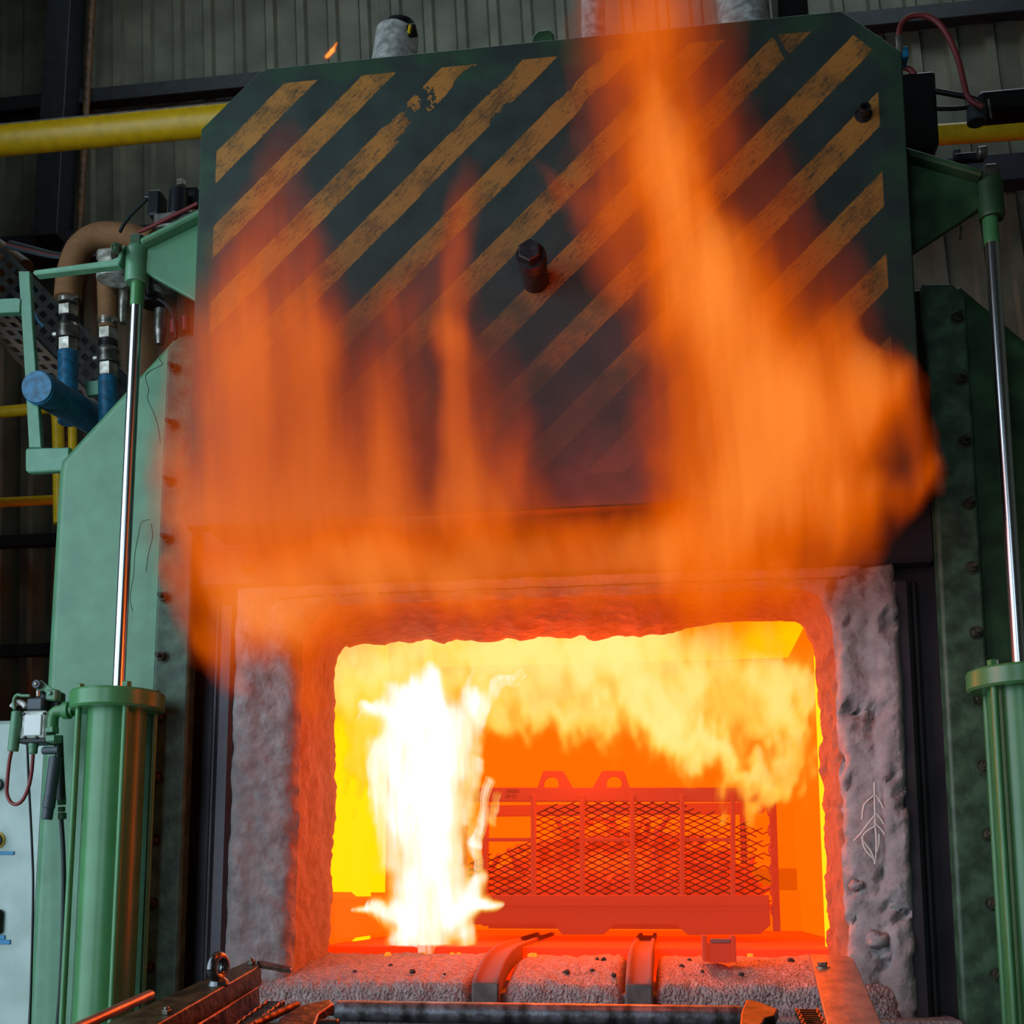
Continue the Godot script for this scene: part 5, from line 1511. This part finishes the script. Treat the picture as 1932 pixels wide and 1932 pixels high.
func build_flames() -> void:
	var out := fire("fire_orange", 0.42, 2.0)
	var veil := fire("fire_veil", 0.29, 2.0)
	var white := fire("fire_white", 0.6, 4.0)
	var gold := fire("fire_gold", 0.62, 3.0)
	var o_ramp := [lit(0.50, 0.045, 0.004, 2.0), lit(0.72, 0.085, 0.004, 2.0), lit(0.95, 0.145, 0.006, 2.0), lit(1.2, 0.30, 0.04, 2.0)]
	var v_ramp := [lit(0.45, 0.045, 0.006, 2.0), lit(0.70, 0.085, 0.008, 2.0), lit(0.90, 0.14, 0.012, 2.0), lit(1.05, 0.20, 0.025, 2.0)]
	# the tall flame on the right
	flame("tall_flame", "tall wide orange flame sweeping up over the door's right half and past its top", [
		[0.3434, 2.0073, 0.4176, 2.2118, 0.1569, 0.1753, 0.95, 1], [0.4174, 2.1771, 0.5091, 2.401, 0.2072, 0.2135, 1, 1.15], [0.5087, 2.388, 0.343, 2.7245, 0.1946, 0.1662, 1.2, 1.1],
		[0.3424, 2.6984, 0.2416, 3.0383, 0.1597, 0.145, 1.05, 0.85], [0.241, 3.0112, 0.2028, 3.3976, 0.1449, 0.1477, 0.85, 0.5], [0.2023, 3.3685, 0.2433, 3.8096, 0.1515, 0.1881, 0.45, 0.15],
		[0.355, 2.6975, 0.2317, 3.1923, 0.0638, 0.0522, 0.5, 0.4],
		[0.6129, 2.1692, 0.7172, 2.4404, 0.1431, 0.1058, 0.85, 0.75], [0.7282, 2.4139, 0.6611, 2.5727, 0.0994, 0.069, 0.65, 0.4], [0.7761, 2.4111, 0.8395, 2.2404, 0.0744, 0.0564, 0.35, 0.35], [0.8452, 2.234, 0.7697, 2.1575, 0.0515, 0.0371, 0.4, 0.3],
		[0.6617, 2.1563, 0.6246, 1.9884, 0.112, 0.0583, 0.7, 0.3], [0.2928, 2.1376, 0.246, 2.3108, 0.1017, 0.076, 0.55, 0.35], [0.3401, 2.5941, 0.2978, 2.3871, 0.1529, 0.1522, 0.4, 0.4],
		[0.6002, 2.5767, 0.4781, 3.0983, 0.1761, 0.1155, 0.26, 0.02], [0.1035, 2.8883, -0.0641, 3.0799, 0.0649, 0.0211, 0.3, 0.03], [0.1401, 2.7658, 0.0966, 3.3218, 0.0904, 0.1189, 0.3, 0.1], [0.3502, 3.0421, 0.3205, 3.4135, 0.1288, 0.1575, 0.2, 0.12]],
		0.0085, 99.0, 0.10, 4, {"material": out, "ramp": o_ramp, "seed": 3, "streak": 0.50, "warp": 0.035, "gain": 1.1, "stretch": Vector2(12.0, 1.3)})
	# the curtain on the left
	flame("flame_curtain", "thin veil of orange flame tongues rising over the door's left half", [
		[-0.8965, 2.1706, -0.2187, 2.174, 0.1606, 0.1036, 0.7, 0.4], [-0.8505, 2.2055, -0.8289, 2.6445, 0.1464, 0.1618, 0.6, 0.45], [-0.8288, 2.617, -0.6815, 3.2848, 0.1617, 0.0683, 0.4, 0],
		[-0.6176, 2.1959, -0.6202, 2.6445, 0.1054, 0.0935, 0.55, 0.42], [-0.6202, 2.6309, -0.663, 3.0916, 0.1068, 0.0541, 0.36, 0], [-0.4439, 2.1769, -0.4357, 2.6324, 0.0916, 0.0662, 0.45, 0],
		[-0.2437, 2.1926, -0.281, 2.6356, 0.0777, 0.0526, 0.55, 0.4], [-0.2812, 2.6222, -0.2308, 3.1377, 0.0552, 0.0346, 0.42, 0], [-0.1401, 2.1767, -0.0846, 2.4625, 0.0568, 0.0389, 0.35, 0],
		[-0.7256, 2.2662, -0.7594, 2.8882, 0.2649, 0.1892, 0.48, 0.06], [-0.4816, 2.2952, -0.401, 2.7789, 0.2229, 0.1193, 0.42, 0], [-0.2159, 2.2413, -0.2013, 2.6303, 0.155, 0.1047, 0.28, 0.02], [-0.9922, 2.3213, -1.0396, 2.4914, 0.0672, 0.0542, 0.3, 0.05], [-0.9854, 2.1862, -0.9924, 2.7385, 0.059, 0.0408, 0.3, 0.05],
		[-0.4015, 2.6977, -0.2112, 2.9821, 0.0926, 0.0528, 0.16, 0], [-0.051, 2.1504, -0.0985, 2.3293, 0.0774, 0.0645, 0.25, 0], [0.0257, 2.1364, 0.1037, 2.1614, 0.0644, 0.0511, 0.3, 0.2]],
		0.009, 99.0, 0.085, 4, {"material": veil, "ramp": v_ramp, "seed": 8, "streak": 0.55, "warp": 0.03, "gain": 1.9, "stretch": Vector2(15.0, 0.9)})
	# what rolls out between the mouth and the door
	flame("rolling_flame", "bright orange flame rolling out from under the door along the lintel", [
		[-0.897, 2.0552, -0.4998, 2.0768, 0.1299, 0.1203, 1.3, 1.5], [-0.4998, 2.0768, 0.2284, 2.0752, 0.1203, 0.1227, 1.4, 1.4], [-0.8293, 1.996, -0.9706, 1.9162, 0.0969, 0.0709, 0.9, 0.6], [-0.9706, 1.9162, -0.9315, 1.8252, 0.0639, 0.0431, 0.5, 0.35],
		[-0.7219, 1.9698, -0.6978, 1.7788, 0.104, 0.0642, 0.9, 0.45], [-0.6978, 1.7788, -0.6663, 1.6492, 0.0571, 0.0355, 0.4, 0.2], [-0.7907, 2.0293, -0.6112, 1.9551, 0.1096, 0.1107, 0.9, 0.9], [0.2282, 2.0645, 0.5202, 2.0447, 0.1165, 0.1155, 1, 0.9],
		[-0.3024, 2.0374, -0.1061, 1.9872, 0.0668, 0.0537, 0.6, 0.4], [-1.0139, 2.0931, -1.0098, 1.9775, 0.0477, 0.042, 0.45, 0.3]],
		0.008, 99.0, 0.09, 3, {"material": out, "ramp": o_ramp, "seed": 14, "streak": 0.40, "warp": 0.03, "gain": 1.0, "stretch": Vector2(6.0, 2.2)})
	# the burner flame inside
	var w_ramp := [lit(1.25, 0.62, 0.03, 4.0), lit(1.25, 0.80, 0.12, 4.0), lit(1.25, 0.90, 0.36, 4.0), lit(1.4, 1.05, 0.85, 4.0), lit(1.8, 1.4, 1.25, 4.0)]
	flame("burner_flame", "blinding white burner flame standing inside the furnace left of the basket", [
		[-0.5407, 1.1295, -0.531, 1.5566, 0.0971, 0.1362, 2.6, 2.6], [-0.5308, 1.5396, -0.5655, 1.8676, 0.1429, 0.1587, 2.4, 2.2], [-0.5653, 1.8502, -0.6461, 1.9537, 0.1034, 0.0416, 1.8, 1], [-0.6001, 1.816, -0.7159, 1.8745, 0.0689, 0.0278, 1.5, 0.9], [-0.7159, 1.8745, -0.7561, 1.8279, 0.0243, 0.0139, 0.9, 0.6], [-0.643, 1.73, -0.5962, 1.4892, 0.0619, 0.0511, 1, 0.8],
		[-0.4952, 1.8487, -0.5279, 1.9806, 0.086, 0.0381, 1.8, 1], [-0.4505, 1.6752, -0.3734, 1.8894, 0.0818, 0.0549, 1.6, 1.4], [-0.3734, 1.8894, -0.2178, 1.9742, 0.0549, 0.0154, 1.4, 1], [-0.3858, 1.9332, -0.3651, 1.9991, 0.0378, 0.0138, 0.9, 0.7],
		[-0.5927, 1.1954, -0.7056, 1.2402, 0.0572, 0.0305, 2, 1.6], [-0.7056, 1.2402, -0.7662, 1.2268, 0.0254, 0.0136, 1.5, 1.2], [-0.439, 1.1958, -0.346, 1.2339, 0.0602, 0.0334, 2, 1.6], [-0.346, 1.2339, -0.2938, 1.234, 0.025, 0.0117, 1.5, 1.1],
		[-0.3918, 1.2537, -0.3649, 1.3283, 0.0435, 0.0285, 1.6, 1.3], [-0.6161, 1.1374, -0.6088, 1.1044, 0.0336, 0.0235, 1.4, 1], [-0.4049, 1.1383, -0.4081, 1.1137, 0.04, 0.0233, 1, 0.8], [-0.4564, 1.2537, -0.4661, 1.4207, 0.0671, 0.0608, 1.2, 1],
		[-0.3789, 1.437, -0.3314, 1.6223, 0.0152, 0.0102, 1.2, 1.1], [-0.3978, 1.4876, -0.378, 1.6912, 0.0237, 0.0204, 0.8, 0.7], [-0.3769, 1.3534, -0.384, 1.4538, 0.0134, 0.0152, 0.9, 1], [-0.321, 1.5122, -0.2955, 1.5879, 0.0135, 0.0068, 0.8, 0.6], [-0.6871, 1.7307, -0.6553, 1.3543, 0.0483, 0.0407, 0.8, 0.8]],
		0.0052, -0.55, 0.09, 4, {"material": white, "ramp": w_ramp, "seed": 23, "streak": 0.62, "warp": 0.024, "gain": 0.92, "sharp": 1.5, "stretch": Vector2(16.0, 2.4), "warp_freq": 5.0})
	# the yellow fire under the roof and over the basket
	var y_ramp := [lit(1.2, 0.28, 0.01, 3.0), lit(1.3, 0.50, 0.04, 3.0), lit(1.3, 0.74, 0.10, 3.0), lit(1.3, 0.92, 0.30, 3.0)]
	flame("yellow_flame", "billowing yellow flame under the furnace roof sinking over the basket's right end", [
		[-0.9317, 2.1042, 0.0466, 2.0668, 0.1852, 0.17, 2.3, 2], [0.0466, 2.0668, 0.3095, 1.9692, 0.1521, 0.1501, 1.6, 1.5], [0.0986, 1.9746, 0.356, 1.7372, 0.1068, 0.1049, 1.2, 1.1], [0.356, 1.7372, 0.5573, 1.6119, 0.0962, 0.0656, 1, 0.8],
		[0.551, 1.9453, 0.6621, 1.7145, 0.1575, 0.0864, 0.6, 0.55], [-0.3147, 1.9119, 0.0085, 1.8685, 0.1081, 0.0889, 0.9, 0.7], [0.3079, 1.8977, 0.6145, 1.8027, 0.1409, 0.1216, 0.5, 0.5], [0.4715, 1.5783, 0.5556, 1.5601, 0.0623, 0.0448, 0.6, 0.4], [-0.7792, 2.0717, -0.7917, 1.7018, 0.1104, 0.0908, 0.8, 0.5], [-0.2965, 1.8932, 0.2192, 1.8283, 0.1079, 0.1058, 0.55, 0.45], [0.2252, 2.1344, 0.6376, 1.9787, 0.1248, 0.1397, 0.9, 0.7], [0.0983, 1.9565, 0.5076, 1.6473, 0.0711, 0.052, 0.8, 0.7], [0.6515, 1.8899, 0.6085, 1.6286, 0.08, 0.0621, 0.6, 0.5]],
		0.0075, -0.75, 0.07, 3, {"material": gold, "ramp": y_ramp, "seed": 31, "streak": 0.75, "warp": 0.07, "gain": 1.15, "stretch": Vector2(6.0, 5.0), "warp_freq": 6.0})
	# a stray tongue above the door
	flame("flame_spark", "tiny detached flame floating above the door's top left edge", [
		[-0.6027, 3.415, -0.5889, 3.4316, 0.0069, 0.0082, 2, 2], [-0.5889, 3.4316, -0.5781, 3.4516, 0.0069, 0.0041, 1.5, 0.6]],
		0.003, 99.0, 0.006, 2, {"material": gold, "ramp": [lit(1.0, 0.10, 0.01, 3.0), lit(1.2, 0.25, 0.02, 3.0), lit(1.6, 0.6, 0.1, 3.0)], "seed": 2, "streak": 0.1, "warp": 0.003, "gain": 1.5})
